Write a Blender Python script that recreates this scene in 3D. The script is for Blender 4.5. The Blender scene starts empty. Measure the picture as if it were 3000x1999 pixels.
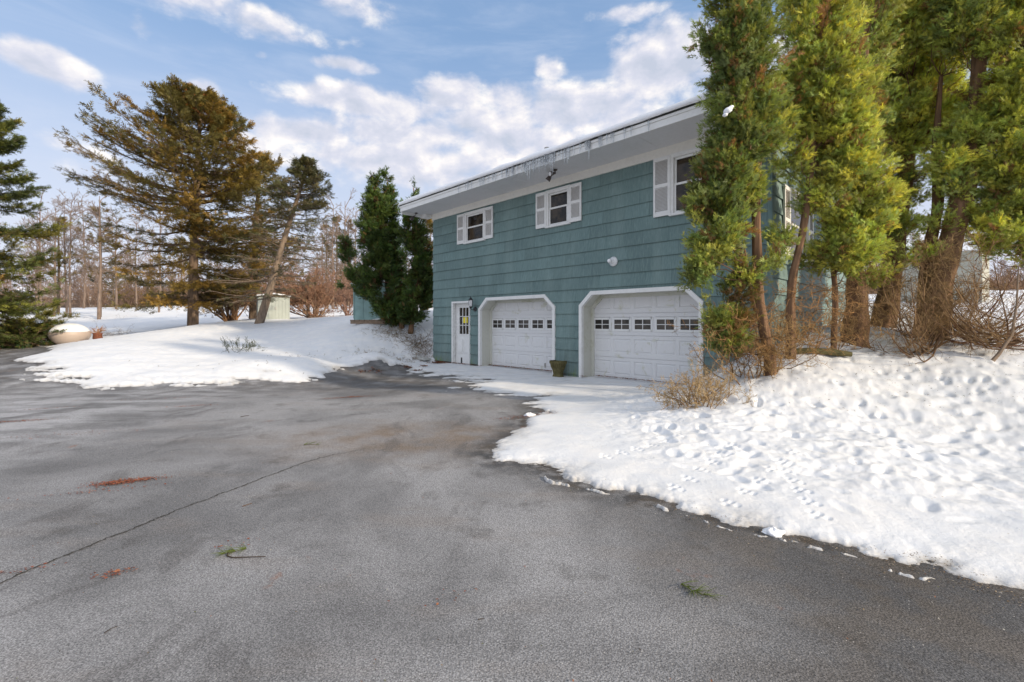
import bpy, math, random
import numpy as np
from mathutils import Vector, Matrix
random.seed(7); rng = np.random.default_rng(7)
S = bpy.context.scene
COL = S.collection
# ------------------------------------------------------------------ camera
CZ = 1.4; F = 1350.0; HX = 1500.0; HY = 945.0
cd = bpy.data.cameras.new("camera"); cam = bpy.data.objects.new("camera", cd); COL.objects.link(cam)
cam.location = (0, 0, CZ); cam.rotation_euler = (math.radians(90), 0, 0)
cd.sensor_width = 36; cd.lens = 36 * F / 3000; cd.shift_y = -54.5 / 3000; cd.clip_end = 3000; cd.clip_start = .05
S.camera = cam
# ------------------------------------------------------------------ light
SUN_AZ = math.atan2(1.0, -0.62)      # measured from +Y towards +X
SUN_EL = math.radians(24)
sl = bpy.data.lights.new("sun", 'SUN'); so = bpy.data.objects.new("sun", sl); COL.objects.link(so)
sl.energy = 4.3; sl.angle = math.radians(2.5); sl.color = (1.0, .84, .62)
sd = Vector((math.sin(SUN_AZ) * math.cos(SUN_EL), math.cos(SUN_AZ) * math.cos(SUN_EL), math.sin(SUN_EL)))
so.rotation_euler = sd.to_track_quat('Z', 'Y').to_euler()
S.view_settings.view_transform = 'Standard'; S.view_settings.look = 'None'
S.view_settings.exposure = 0.20; S.view_settings.gamma = 1
S.render.engine = 'CYCLES'; S.cycles.max_bounces = 6; S.cycles.transparent_max_bounces = 8

class NT:
    """tiny helper for building node trees"""
    def __init__(s, tree): s.t = tree; s.n = tree.nodes; s.l = tree.links
    def node(s, kind, ins=None, **props):
        nd = s.n.new(kind)
        for k, v in props.items(): setattr(nd, k, v)
        for k, v in (ins or {}).items():
            sock = nd.inputs[k]
            if isinstance(v, bpy.types.NodeSocket): s.l.new(v, sock)
            elif v is not None: sock.default_value = v
        return nd
    def math(s, op, a, b=None, c=None, clamp=False):
        d = {0: a}
        if b is not None: d[1] = b
        if c is not None: d[2] = c
        nd = s.node('ShaderNodeMath', d, operation=op); nd.use_clamp = clamp
        return nd.outputs[0]
    def vmath(s, op, a, b=None, out=0):
        d = {0: a}
        if b is not None: d[1] = b
        return s.node('ShaderNodeVectorMath', d, operation=op).outputs[out]
    def mix(s, f, a, b, mode='MIX'):
        nd = s.n.new('ShaderNodeMix'); nd.data_type = 'RGBA'; nd.blend_type = mode
        for i, v in ((0, f), (6, a), (7, b)):
            if isinstance(v, bpy.types.NodeSocket): s.l.new(v, nd.inputs[i])
            else: nd.inputs[i].default_value = v if i == 0 else (*v[:3], 1)
        return nd.outputs[2]
    def ramp(s, f, stops):
        nd = s.n.new('ShaderNodeValToRGB'); s.l.new(f, nd.inputs[0]); cr = nd.color_ramp
        while len(cr.elements) < len(stops): cr.elements.new(.5)
        for e, (p, c) in zip(cr.elements, stops):
            e.position = p; e.color = (c, c, c, 1) if isinstance(c, (int, float)) else (*c[:3], 1)
        return nd.outputs[0]
    def noise(s, vec, scale, detail=4, rough=.55, dist=0):
        nd = s.node('ShaderNodeTexNoise', {'Scale': scale, 'Detail': detail, 'Roughness': rough, 'Distortion': dist})
        if vec is not None: s.l.new(vec, nd.inputs['Vector'])
        return nd.outputs[0]
    def mapr(s, v, a, b, c=0., d=1., smooth=True):
        nd = s.node('ShaderNodeMapRange', {0: v, 1: a, 2: b, 3: c, 4: d})
        if smooth: nd.interpolation_type = 'SMOOTHSTEP'
        return nd.outputs[0]

# ------------------------------------------------------------------ world: Nishita sky with clouds by direction
W = bpy.data.worlds.new("World"); S.world = W; W.use_nodes = True
w = NT(W.node_tree); w.n.clear()
sky = w.node('ShaderNodeTexSky', sky_type='NISHITA'); sky.sun_disc = False
sky.sun_elevation = SUN_EL; sky.sun_rotation = SUN_AZ; sky.air_density = 1.0; sky.dust_density = .6; sky.ozone_density = 1.6
tc = w.node('ShaderNodeTexCoord').outputs['Generated']
sx = w.node('ShaderNodeSeparateXYZ', {0: tc})
az = w.math('ARCTAN2', sx.outputs[0], sx.outputs[1])
hl = w.math('SQRT', w.math('ADD', w.math('MULTIPLY', sx.outputs[0], sx.outputs[0]), w.math('MULTIPLY', sx.outputs[1], sx.outputs[1])))
el = w.math('DIVIDE', sx.outputs[2], w.math('MAXIMUM', hl, .05))
ae = w.node('ShaderNodeCombineXYZ', {0: az, 1: el, 2: 0.}).outputs[0]
wob = w.node('ShaderNodeTexNoise', {'Vector': ae, 'Scale': 5.0, 'Detail': 3.})
ae2 = w.vmath('ADD', ae, w.vmath('MULTIPLY', w.vmath('SUBTRACT', wob.outputs['Color'], (.5, .5, .5)), (.10, .07, 0)))
def blob(X, Y, rx, ry, k):
    a = math.atan((X - HX) / F); c = math.cos(a); e = (HY - Y) / F * c
    v = w.vmath('MULTIPLY', w.vmath('SUBTRACT', ae2, (a, e, 0)), (F / (rx * c * c), F / (ry * c), 0))
    L = w.vmath('LENGTH', v, out=1)
    return w.mapr(L, 1.5, 0., 0., k)
blobs = [(110, 175, 190, 70, .85), (700, 40, 420, 80, .55), (1030, 290, 260, 70, .85), (1180, 390, 330, 90, .85), (1420, 370, 200, 80, .85), (1060, 20, 200, 60, .5), (1000, 185, 150, 36, .75), (1180, 310, 190, 75, .8), (1330, 280, 150, 90, .8),
         (1480, 300, 130, 95, .85), (1700, 320, 300, 120, .8), (1960, 170, 260, 140, .95), (1620, 190, 60, 55, .65), (900, 390, 190, 70, .9), (1150, 470, 520, 110, .75), (1500, 420, 420, 110, .75), (720, 420, 160, 60, .7),
         (1820, 35, 170, 38, .7), (890, 270, 60, 18, .6), (760, 150, 50, 22, .55), (410, 75, 110, 55, .5), (590, 250, 90, 50, .75), (1880, 95, 50, 35, .6),
         (250, 430, 260, 45, .55), (330, 520, 330, 60, .5), (1330, 530, 200, 45, .6), (2500, 200, 500, 220, .9), (3300, 500, 600, 300, .8), (-500, 300, 400, 150, .7)]
acc = None
for b in blobs:
    o_ = blob(*b); acc = o_ if acc is None else w.math('MAXIMUM', acc, o_)
st = w.vmath('MULTIPLY', ae, (1, 1.3, 1))
fb = w.noise(st, 8.5, 9, .56, .15)
fb_up = w.noise(w.vmath('ADD', st, (.014, .035, 0)), 8.5, 6, .54, .15)
dens = w.math('ADD', w.math('MULTIPLY', acc, 1.35), w.math('MULTIPLY', w.math('SUBTRACT', fb, .5), 1.9))
cl = w.mapr(dens, .36, .92)
shade = w.math('ADD', w.math('MULTIPLY', w.math('SUBTRACT', fb, fb_up), 3.2), w.math('SUBTRACT', .62, w.math('MULTIPLY', w.math('MAXIMUM', w.math('SUBTRACT', dens, .62), 0.), .45)), clamp=True)
ccol = w.ramp(shade, [(0.0, (.52, .56, .66)), (.45, (.66, .67, .76)), (.8, (.86, .83, .84)), (1, (1.0, .95, .90))])
haze = w.mapr(el, .62, .0, 0., 1.)
skyc = w.mix(.5, w.vmath('MULTIPLY', sky.outputs[0], (.12, .12, .12)), (.33, .52, .84))
wisp = w.mapr(w.noise(w.vmath('MULTIPLY', ae, (1, 4, 1)), 4.0, 5, .6, .4), .40, .80, 0., .28)
skyc = w.mix(wisp, skyc, (.66, .72, .85))
skyc2 = w.mix(w.math('MULTIPLY', haze, .95), skyc, (.68, .70, .80))
fin = w.mix(w.math('MULTIPLY', cl, .92), skyc2, ccol)
below = w.math('LESS_THAN', el, -.02)
fin = w.mix(below, fin, (.35, .36, .4))
fill_deck = w.math('MAXIMUM', w.mapr(el, .95, 1.7), w.mapr(sx.outputs[1], .10, -.6, 0., .55))     # bright cloud added out of frame, overhead and behind, as fill light
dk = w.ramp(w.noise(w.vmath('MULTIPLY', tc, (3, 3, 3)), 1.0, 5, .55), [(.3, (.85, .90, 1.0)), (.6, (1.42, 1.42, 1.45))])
fin = w.mix(w.math('MULTIPLY', fill_deck, w.mapr(el, -.02, .2)), fin, dk)
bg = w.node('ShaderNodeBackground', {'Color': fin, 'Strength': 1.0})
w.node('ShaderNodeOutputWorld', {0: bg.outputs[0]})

# ------------------------------------------------------------------ maths helpers
def P(X, Y, Z):                      # a point at forward distance Z seen at X, Y of the 3000 px frame
    return np.array(((X - HX) / F * Z, Z, CZ + (HY - Y) / F * Z))
def PG(X, Y, z):                     # a point of height z
    Z = (CZ - z) * F / (Y - HY); return P(X, Y, Z)
def hash2(ix, iy, seed):
    h = (ix.astype(np.int64) * 374761393 + iy.astype(np.int64) * 668265263 + seed * 1442695041) & 0xffffffff
    h = ((h ^ (h >> 13)) * 1274126177) & 0xffffffff
    return ((h ^ (h >> 16)) & 0xffff) / 65535.0
def vnoise(x, y, seed=0):
    ix = np.floor(x); iy = np.floor(y); fx = x - ix; fy = y - iy
    fx = fx * fx * (3 - 2 * fx); fy = fy * fy * (3 - 2 * fy)
    a = hash2(ix, iy, seed); b = hash2(ix + 1, iy, seed); c = hash2(ix, iy + 1, seed); d = hash2(ix + 1, iy + 1, seed)
    return (a + (b - a) * fx) * (1 - fy) + (c + (d - c) * fx) * fy
def fbm(x, y, oct=4, seed=0, g=.5):
    s = 0; a = 1; t = 0
    for k in range(oct):
        s = s + a * vnoise(x * 2 ** k + 17.3 * k, y * 2 ** k - 9.1 * k, seed + k); t += a; a *= g
    return s / t
def sstep(a, b, x):
    t = np.clip((x - a) / (b - a), 0, 1); return t * t * (3 - 2 * t)

# ------------------------------------------------------------------ house frame: origin at the left front corner, +x to the right, +y into the house
XV = 180.0; TH = math.atan((HX - XV) / F); ct, st_ = math.cos(TH), math.sin(TH)
SF = 13.0; FS = F * SF
ZA = FS / (1270 - XV); A = np.array([(1270 - HX) / F * ZA, ZA]); UX = np.array([st_, -ct]); UY = np.array([ct, st_])
ZB = FS / (2259 - XV); LEN = (ZA - ZB) / ct
HANG = math.atan2(-ct, st_)
def hx(X, r=0.):                     # local x of image column X on the plane r behind the front
    # solve (A + s UX + r UY) projected at X
    k = (X - HX) / F; p = A + r * UY
    return (k * p[1] - p[0]) / (UX[0] - k * UX[1])
def hz(X, Y, r=0.):
    s = hx(X, r); y = A[1] + s * UX[1] + r * UY[1]
    return CZ + (HY - Y) / F * y
def HW(x, y): return A + x * UX + y * UY

# ------------------------------------------------------------------ terrain (thin plate through surveyed spots)
ctl = []
def c(X, Y, z=None, Z=None):
    p = P(X, Y, Z) if Z else PG(X, Y, z); ctl.append(p)
def cw(x, y, z): ctl.append(np.array((x, y, z)))
for X, Y in ((1500, 1900), (500, 1800), (2600, 1900), (100, 1400), (1000, 1400), (1500, 1250), (700, 1200), (250, 1200), (1300, 1150), (2000, 1600), (1441, 1332), (0, 1250), (200, 1130), (500, 1130), (720, 1122), (1000, 1100), (1150, 1085), (870, 1110)): c(X, Y, 0.0)
for s in (.6, 2, 3.5, 5, 6.5, 8, 9.0):
    for r in (-1.3, -.5, .5): p = HW(s, r); cw(p[0], p[1], 0.0)
for s, z in ((9.6, .3), (9.93, .48), (10.12, .66), (10.7, .95)): p = HW(s, -.05); cw(p[0], p[1], z)
for s, r, z in ((11.2, 1, 1.15), (11.5, 3, 1.3), (11.5, 6, 1.5), (12, 10, 1.9), (-.35, .6, 1.1), (-.4, 2.5, 1.35), (-1, 6, 1.6), (2, 12, 2.0), (8, 13, 2.1)): p = HW(s, r); cw(p[0], p[1], z)
c(2266, 1109, Z=6.8); c(2324, 1066, Z=7.6); c(2505, 1024, Z=8.5); c(2733, 1006, Z=8.6); c(2590, 975, Z=10.2); c(2896, 1066, Z=7.2)
c(2050, 1185, Z=6.4); c(1830, 1165, z=.03); c(2850, 857, Z=42); c(2900, 950, Z=14)
for X, Y, z in ((2600, 1250, .2), (2300, 1300, .1), (2600, 1120, .52), (2900, 1250, .26), (2900, 1130, .55), (3000, 1500, .07), (2000, 1260, .12), (2200, 1450, .03), (1800, 1300, .05), (2500, 1450, .06), (1690, 1180, .0), (2180, 1160, .42), (3000, 1690, 0)): c(X, Y, z)
for X, Y, z in ((1010, 1078, .02), (1150, 1066, .02), (1262, 1052, .08), (700, 1050, .34), (700, 992, .72), (300, 1060, .33), (300, 1005, .66), (420, 980, .85), (900, 1050, .38), (900, 990, .78), (500, 1050, .36), (500, 1000, .66), (0, 1060, .08), (0, 1020, .2), (0, 990, .33), (130, 1016, .24), (205, 1010, .3), (60, 1000, .35)): c(X, Y, z)
c(1052, 960, Z=17.5); c(1176, 956, Z=17.8); c(1100, 1020, z=.6); c(1210, 1010, Z=16.6)
c(565, 957, Z=26); c(760, 946, Z=23); c(400, 948, Z=34); c(800, 936, Z=34); c(920, 936, Z=30); c(680, 942, Z=30)
c(300, 922, Z=50); c(300, 899, Z=80); c(700, 898, Z=78); c(1000, 895, Z=75); c(-200, 905, Z=75); c(-300, 960, Z=35); c(-500, 1000, Z=26)
for x, y, z in ((12, 2, .5), (20, 4, 1.2), (14, -6, .3), (0, -12, 0), (-20, -6, 0), (-30, 8, .1), (25, 25, 2.6), (60, 50, 4.5), (90, 0, 3), (-90, 0, .5), (0, -90, 0), (0, 100, 4.5), (-14, 3, 0), (6, 0, .05), (8, 4, .4), (10, 6, .7)): cw(x, y, z)
ctl = np.array(ctl)
def U(r2): return .5 * r2 * np.log(r2 + 1e-9)
_n = len(ctl); _xy = ctl[:, :2] / 10
_K = U(((_xy[:, None] - _xy[None]) ** 2).sum(-1)) + np.eye(_n) * .004
_Pm = np.c_[np.ones(_n), _xy]
_w = np.linalg.solve(np.block([[_K, _Pm], [_Pm.T, np.zeros((3, 3))]]), np.r_[ctl[:, 2], 0, 0, 0])
def terr(x, y):
    x = np.asarray(x, float); y = np.asarray(y, float); shp = x.shape; x = x.ravel(); y = y.ravel()
    r = np.hypot(x, y); k = np.minimum(1, 95 / np.maximum(r, 1)); q = np.c_[x * k, y * k] / 10
    o = np.empty(len(x))
    for i in range(0, len(x), 60000):
        b = q[i:i + 60000]; o[i:i + 60000] = U(((b[:, None] - _xy[None]) ** 2).sum(-1)) @ _w[:_n] + _w[_n] + b @ _w[_n + 1:]
    # forecourt in front of the garages is level
    s = (x - A[0]) * UX[0] + (y - A[1]) * UX[1]; n = (x - A[0]) * UY[0] + (y - A[1]) * UY[1]
    m = sstep(.0, .25, s) * sstep(9.45, 9.2, s) * sstep(-1.6, -.9, n) * sstep(1.2, .6, n)
    o = o * (1 - m)
    near = sstep(9, 6, np.hypot(x + 2, y - 2)) ; o = o * (1 - .75 * near * np.exp(-(o / .06) ** 2))
    return o.reshape(shp)
def T1(x, y): return float(terr(np.array([x]), np.array([y]))[0])

# driveway outline
dpx = [(-900, 1010), (-300, 1003), (0, 1008), (60, 1010), (135, 1018), (150, 1032), (70, 1062), (40, 1080), (110, 1098), (180, 1118), (280, 1132), (400, 1128), (520, 1119), (600, 1126), (700, 1112), (780, 1104), (860, 1110), (930, 1098), (1010, 1088), (1100, 1080), (1180, 1080), (1250, 1090), (1330, 1098), (1420, 1112), (1400, 1135), (1480, 1150), (1590, 1158), (1620, 1166), (1560, 1182), (1580, 1204), (1625, 1212), (1545, 1226), (1520, 1270), (1485, 1296), (1441, 1330), (1470, 1352), (1540, 1356), (1610, 1368), (1657, 1400), (1750, 1425), (1860, 1452), (2000, 1484), (2080, 1508), (2167, 1532), (2280, 1560), (2400, 1586), (2540, 1612), (2640, 1636), (2700, 1628), (2760, 1640), (2800, 1676), (2880, 1700), (3000, 1722), (3300, 1800)]
zz = {0: .2, 1: .25, 2: .28, 3: .27, 4: .24, 5: .18, 6: .08, 7: .05}
dpoly = np.array([PG(X, Y, zz.get(i, 0.))[:2] for i, (X, Y) in enumerate(dpx)] + [(5.0, .5), (9, -3), (12, -14), (-60, -14), (-60, 20)])
def dist_poly(x, y, poly):           # >0 outside
    d = np.full(x.shape, 1e9); ins = np.zeros(x.shape, bool)
    for i in range(len(poly)):
        ax, ay = poly[i]; bx, by = poly[(i + 1) % len(poly)]
        ex, ey = bx - ax, by - ay; L = ex * ex + ey * ey + 1e-12
        t = np.clip(((x - ax) * ex + (y - ay) * ey) / L, 0, 1)
        d = np.minimum(d, np.hypot(x - ax - t * ex, y - ay - t * ey))
        cnd = (ay > y) != (by > y)
        xi = ax + (y - ay) / (by - ay + 1e-12) * ex
        ins ^= cnd & (x < xi)
    return np.where(ins, -d, d)
def snow_d(x, y):
    d = dist_poly(x, y, dpoly)
    R = np.hypot(x, y)
    near = sstep(10, 4, R)
    n1 = fbm(x * 2.2, y * 2.2, 5, 3) - .5
    n2 = fbm(x * 9, y * 9, 3, 11) - .5
    garage = np.exp(-(((x - .2) / 3.2) ** 2 + ((y - 11.2) / 2.6) ** 2))
    left = np.exp(-(((x + 9.5) / 4) ** 2 + ((y - 10.6) / 1.4) ** 2))
    an = fbm(x * 1.3 + 4, y * 5.5, 5, 23) - .5
    d = d + .42 * garage + .22 * left + .55 * np.exp(-((x + 5.3) / 2.4) ** 2 - ((y - 11.3) / 1.3) ** 2) + n1 * (.30 + .25 * (1 - near)) + n2 * .16 + (fbm(x * 26, y * 26, 2, 19) - .5) * .05 + an * (2.9 * garage + 1.9 * left + .5 * (x < -1) * (y < 16))
    # thin crust of old snow lying parallel to the kerb of the right hand bank
    lead = dist_poly(x, y, dpoly)
    crust = np.exp(-((lead + .13 + .30 * n1 + .16 * n2) / .034) ** 2) * (x > .2) * (y < 4.4) * (y > 1.2) * sstep(.34, .56, fbm(x * 9, y * 9, 5, 77))
    d = np.maximum(d, -.2 + .24 * crust + .16 * n2)
    return d

# ------------------------------------------------------------------ mesh helpers
def mesh_np(name, V, Fq, mat, parent=None, smooth=False, col=None, loc=None):
    """V (n,3); Fq (m,k) with k 3 or 4, or a list of such arrays"""
    me = bpy.data.meshes.new(name); V = np.asarray(V, np.float32)
    Fs = Fq if isinstance(Fq, list) else [Fq]; Fs = [np.asarray(f, np.int32) for f in Fs if len(f)]
    me.vertices.add(len(V)); me.vertices.foreach_set('co', V.ravel())
    lv = np.concatenate([f.ravel() for f in Fs]); tot = np.concatenate([np.full(len(f), f.shape[1], np.int32) for f in Fs])
    me.loops.add(len(lv)); me.loops.foreach_set('vertex_index', lv)
    me.polygons.add(len(tot)); st0 = np.r_[0, np.cumsum(tot)[:-1]].astype(np.int32)
    me.polygons.foreach_set('loop_start', st0); me.polygons.foreach_set('loop_total', tot)
    if smooth: me.polygons.foreach_set('use_smooth', np.ones(len(tot), bool))
    if col is not None:
        at = me.color_attributes.new('tone', 'FLOAT_COLOR', 'POINT')
        cc = np.c_[np.asarray(col, np.float32), np.ones(len(col), np.float32)]
        at.data.foreach_set('color', cc.ravel())
    me.update(calc_edges=True)
    me.materials.append(mat)
    o = bpy.data.objects.new(name, me); COL.objects.link(o)
    if parent: o.parent = parent
    if loc is not None: o.location = loc
    return o
class MB:
    def __init__(s): s.v = []; s.f = []
    def poly(s, pts, flip=False):
        b = len(s.v); s.v += [tuple(p) for p in pts]; r = list(range(b, b + len(pts))); s.f.append(r[::-1] if flip else r)
    def box(s, x0, x1, y0, y1, z0, z1):
        b = len(s.v); s.v += [(x, y, z) for x in (x0, x1) for y in (y0, y1) for z in (z0, z1)]
        s.f += [[b + i for i in q] for q in ((0, 1, 3, 2), (4, 6, 7, 5), (0, 4, 5, 1), (2, 3, 7, 6), (0, 2, 6, 4), (1, 5, 7, 3))]
    def lathe(s, prof, n=20, ctr=(0, 0, 0), axis='z', ang=0):
        b = len(s.v); cx, cy, cz = ctr
        for r, h in prof:
            for i in range(n):
                a = 2 * math.pi * i / n; u, v = r * math.cos(a), r * math.sin(a)
                s.v.append((cx + u, cy + v, cz + h) if axis == 'z' else (cx + u, cy + h, cz + v) if axis == 'y' else (cx + h, cy + u, cz + v))
        for k in range(len(prof) - 1):
            for i in range(n):
                j = (i + 1) % n; s.f.append([b + k * n + i, b + k * n + j, b + (k + 1) * n + j, b + (k + 1) * n + i])
        s.f.append([b + i for i in range(n)][::-1]); s.f.append([b + (len(prof) - 1) * n + i for i in range(n)])
    def tube(s, pts, rad, n=8):
        V, Fc = tubes(np.array([pts], float), np.array([rad if hasattr(rad, '__len__') else [rad] * len(pts)], float), n)
        b = len(s.v); s.v += [tuple(p) for p in V]; s.f += [[b + int(i) for i in q] for q in Fc]
    def build(s, name, mat, parent=None, smooth=False, bevel=0):
        me = bpy.data.meshes.new(name); me.from_pydata(s.v, [], s.f); me.materials.append(mat); me.update()
        if smooth:
            for p in me.polygons: p.use_smooth = True
        o = bpy.data.objects.new(name, me); COL.objects.link(o)
        if parent: o.parent = parent
        if bevel:
            m = o.modifiers.new('b', 'BEVEL'); m.width = bevel; m.segments = 2; m.limit_method = 'ANGLE'
        return o
def tubes(Pts, R, n=5):
    """Pts (N,K,3), R (N,K)"""
    N, K, _ = Pts.shape
    T = np.empty_like(Pts); T[:, 1:-1] = Pts[:, 2:] - Pts[:, :-2]; T[:, 0] = Pts[:, 1] - Pts[:, 0]; T[:, -1] = Pts[:, -1] - Pts[:, -2]
    T /= np.linalg.norm(T, axis=-1, keepdims=True) + 1e-9
    t0 = T.mean(1); ref = np.where(np.abs(t0[:, 2:3]) > .8, np.array([[1., 0, 0]]), np.array([[0, 0, 1.]]))[:, None].repeat(K, 1)
    a = np.cross(T, ref); a /= np.linalg.norm(a, axis=-1, keepdims=True) + 1e-9; b = np.cross(T, a)
    an = np.arange(n) * 2 * np.pi / n
    V = Pts[:, :, None] + R[:, :, None, None] * (a[:, :, None] * np.cos(an)[None, None, :, None] + b[:, :, None] * np.sin(an)[None, None, :, None])
    idx = np.arange(N * K * n).reshape(N, K, n); nx = np.roll(idx, -1, 2)
    Fq = np.stack([idx[:, :-1], nx[:, :-1], nx[:, 1:], idx[:, 1:]], -1).reshape(-1, 4)
    return V.reshape(-1, 3), Fq
def norm(v): return v / (np.linalg.norm(v, axis=-1, keepdims=True) + 1e-9)
class Acc:
    def __init__(s): s.V = []; s.F = []; s.C = []; s.n = 0
    def add(s, V, Fq, C):
        s.V.append(V); s.F.append(np.asarray(Fq) + s.n); s.C.append(np.broadcast_to(C, V.shape).astype(np.float32)); s.n += len(V)
    def tubes(s, Pts, R, n, C):
        V, Fq = tubes(Pts, R, n)
        C = np.asarray(C, float)
        if C.ndim == 2: C = np.repeat(C, Pts.shape[1] * n, 0)
        s.add(V, Fq, C)
    def cards(s, proto, pos, d, up, size, col):
        V0, F0 = proto
        d = norm(d); sd_ = norm(np.cross(d, up)); nn = np.cross(sd_, d)
        V = pos[:, None] + size[:, None, None] * (V0[None, :, 0:1] * d[:, None] + V0[None, :, 1:2] * sd_[:, None] + V0[None, :, 2:3] * nn[:, None])
        k = len(V0); Fq = F0[None] + (np.arange(len(pos)) * k)[:, None, None]
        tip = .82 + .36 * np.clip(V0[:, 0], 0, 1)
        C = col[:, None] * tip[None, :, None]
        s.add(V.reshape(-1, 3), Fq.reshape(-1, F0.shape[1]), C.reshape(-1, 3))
    def build(s, name, mat, parent=None, smooth=False, loc=None):
        return mesh_np(name, np.concatenate(s.V), np.concatenate(s.F), mat, parent, smooth, np.concatenate(s.C), loc)
def fan(leaf):                       # leaf: list of (start t along axis, angle, length, width, lift)
    V = []; Fq = []
    for t, a, L, wd, lift in leaf:
        c_, s_ = math.cos(a), math.sin(a); b = len(V)
        V += [(t, 0, 0), (t + c_ * L * .45 - s_ * wd, s_ * L * .45 + c_ * wd, lift * .6), (t + c_ * L, s_ * L, lift), (t + c_ * L * .45 + s_ * wd, s_ * L * .45 - c_ * wd, lift * .4)]
        Fq.append((b, b + 1, b + 2, b + 3))
    return np.array(V, float), np.array(Fq)
THUJA = fan([(0, 0, 1, .055, .08), (.12, .65, .62, .05, -.1), (.12, -.65, .62, .05, -.06), (.32, .6, .55, .045, .1), (.34, -.62, .55, .045, -.12), (.55, .5, .42, .04, .0), (.57, -.5, .42, .04, .12), (0, .95, .5, .05, .12), (0, -1.0, .5, .05, .05)])
SPRUCE = fan([(0, 0, 1, .05, .05), (.1, .8, .42, .05, -.05), (.15, -.8, .42, .05, .05), (.35, .75, .38, .05, .07), (.4, -.75, .36, .05, -.07), (.6, .7, .3, .045, 0), (.65, -.7, .28, .045, .05)])
PINEB = fan([(.2, .9, .4, .03, .2), (.2, -.9, .4, .03, .2), (.3, .5, .5, .03, .3), (.3, -.5, .5, .03, -.2), (.4, .2, .6, .03, .1), (.4, -.25, .6, .03, -.25), (0, 0, .9, .03, 0)])

# ------------------------------------------------------------------ materials
def mat(name): m = bpy.data.materials.new(name); m.use_nodes = True; t = NT(m.node_tree); t.n.clear(); return m, t
def finish(t, color, rough=.7, bump=None, bdist=.01, bstr=.6, spec=.4, metal=0, extra=None):
    ins = {'Base Color': color if isinstance(color, bpy.types.NodeSocket) else (*color, 1), 'Roughness': rough, 'Specular IOR Level': spec, 'Metallic': metal}
    b = t.node('ShaderNodeBsdfPrincipled', ins)
    if bump is not None:
        bp = t.node('ShaderNodeBump', {'Height': bump, 'Distance': bdist, 'Strength': bstr}); t.l.new(bp.outputs[0], b.inputs['Normal'])
    for k, v in (extra or {}).items(): b.inputs[k].default_value = v
    t.node('ShaderNodeOutputMaterial', {0: b.outputs[0]})
    return b
def objc(t): return t.node('ShaderNodeTexCoord').outputs['Object']
def plain(name, colr, rough=.6, var=.12, scale=6, spec=.4, bd=.002, metal=0):
    m, t = mat(name); v = objc(t); n = t.noise(v, scale, 5)
    k = t.mapr(n, .25, .75, 1 - var, 1 + var, False)
    colr2 = t.vmath('MULTIPLY', t.node('ShaderNodeCombineXYZ', {0: k, 1: k, 2: k}).outputs[0], colr)
    finish(t, colr2, rough, t.noise(v, scale * 9, 3), bd, .5, spec, metal); return m
def toned(name, rough=.7, transl=.25, spec=.25, bumps=None):
    m, t = mat(name); at = t.node('ShaderNodeAttribute', attribute_name='tone').outputs['Color']
    cc = at
    if bumps:
        v = objc(t); n = t.noise(t.vmath('MULTIPLY', v, bumps), 1, 4)
        k = t.mapr(n, .3, .7, .65, 1.3, False); cc = t.vmath('MULTIPLY', at, t.node('ShaderNodeCombineXYZ', {0: k, 1: k, 2: k}).outputs[0])
    b = t.node('ShaderNodeBsdfPrincipled', {'Base Color': cc, 'Roughness': rough, 'Specular IOR Level': spec})
    if bumps: bp = t.node('ShaderNodeBump', {'Height': n, 'Distance': .02, 'Strength': .9}); t.l.new(bp.outputs[0], b.inputs['Normal'])
    out = b.outputs[0]
    if transl:
        tr = t.node('ShaderNodeBsdfTranslucent', {'Color': t.vmath('MULTIPLY', at, (1.5, 1.4, .8))})
        mx = t.node('ShaderNodeMixShader', {0: transl, 1: out, 2: tr.outputs[0]}); out = mx.outputs[0]
    t.node('ShaderNodeOutputMaterial', {0: out}); return m
M = {}
M['leaf'] = toned('foliage', .55, .3, .35)
M['needle'] = toned('needles', .65, .2, .2)
M['bark'] = toned('bark', .85, 0, .15, (14, 14, 3))
M['twig'] = toned('twigs', .8, 0, .2)
# snow
m, t = mat('snow'); v = objc(t)
n1 = t.noise(v, 3.0, 6, .6); n2 = t.noise(v, 40, 4, .6); n3 = t.noise(v, 230, 3, .7)
hgt = t.math('ADD', t.math('MULTIPLY', n2, .35), t.math('MULTIPLY', n3, .18))
cs = t.mix(t.mapr(n1, .35, .7), (.62, .64, .675), (.70, .70, .705))
lit = t.node('ShaderNodeTexVoronoi', {'Vector': v, 'Scale': 16.0}, feature='F1')
lm = t.math('MULTIPLY', t.math('LESS_THAN', lit.outputs['Distance'], .10), t.math('GREATER_THAN', t.noise(v, 1.1, 3), .56))
cs = t.mix(t.math('MULTIPLY', lm, .55), cs, (.30, .22, .15))
slu = t.node('ShaderNodeSeparateColor', {0: t.node('ShaderNodeAttribute', attribute_name='tone').outputs['Color']}).outputs[0]
slu = t.math('MULTIPLY', slu, t.mapr(n2, .3, .65, .6, 1.))
cs = t.mix(slu, cs, (.255, .235, .21))
finish(t, cs, .55, hgt, .035, .55, .3); M['snow'] = m
M['snowcap'] = plain('snow_cap', (.76, .77, .80), .6, .04, 8, .3, .01)
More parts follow.
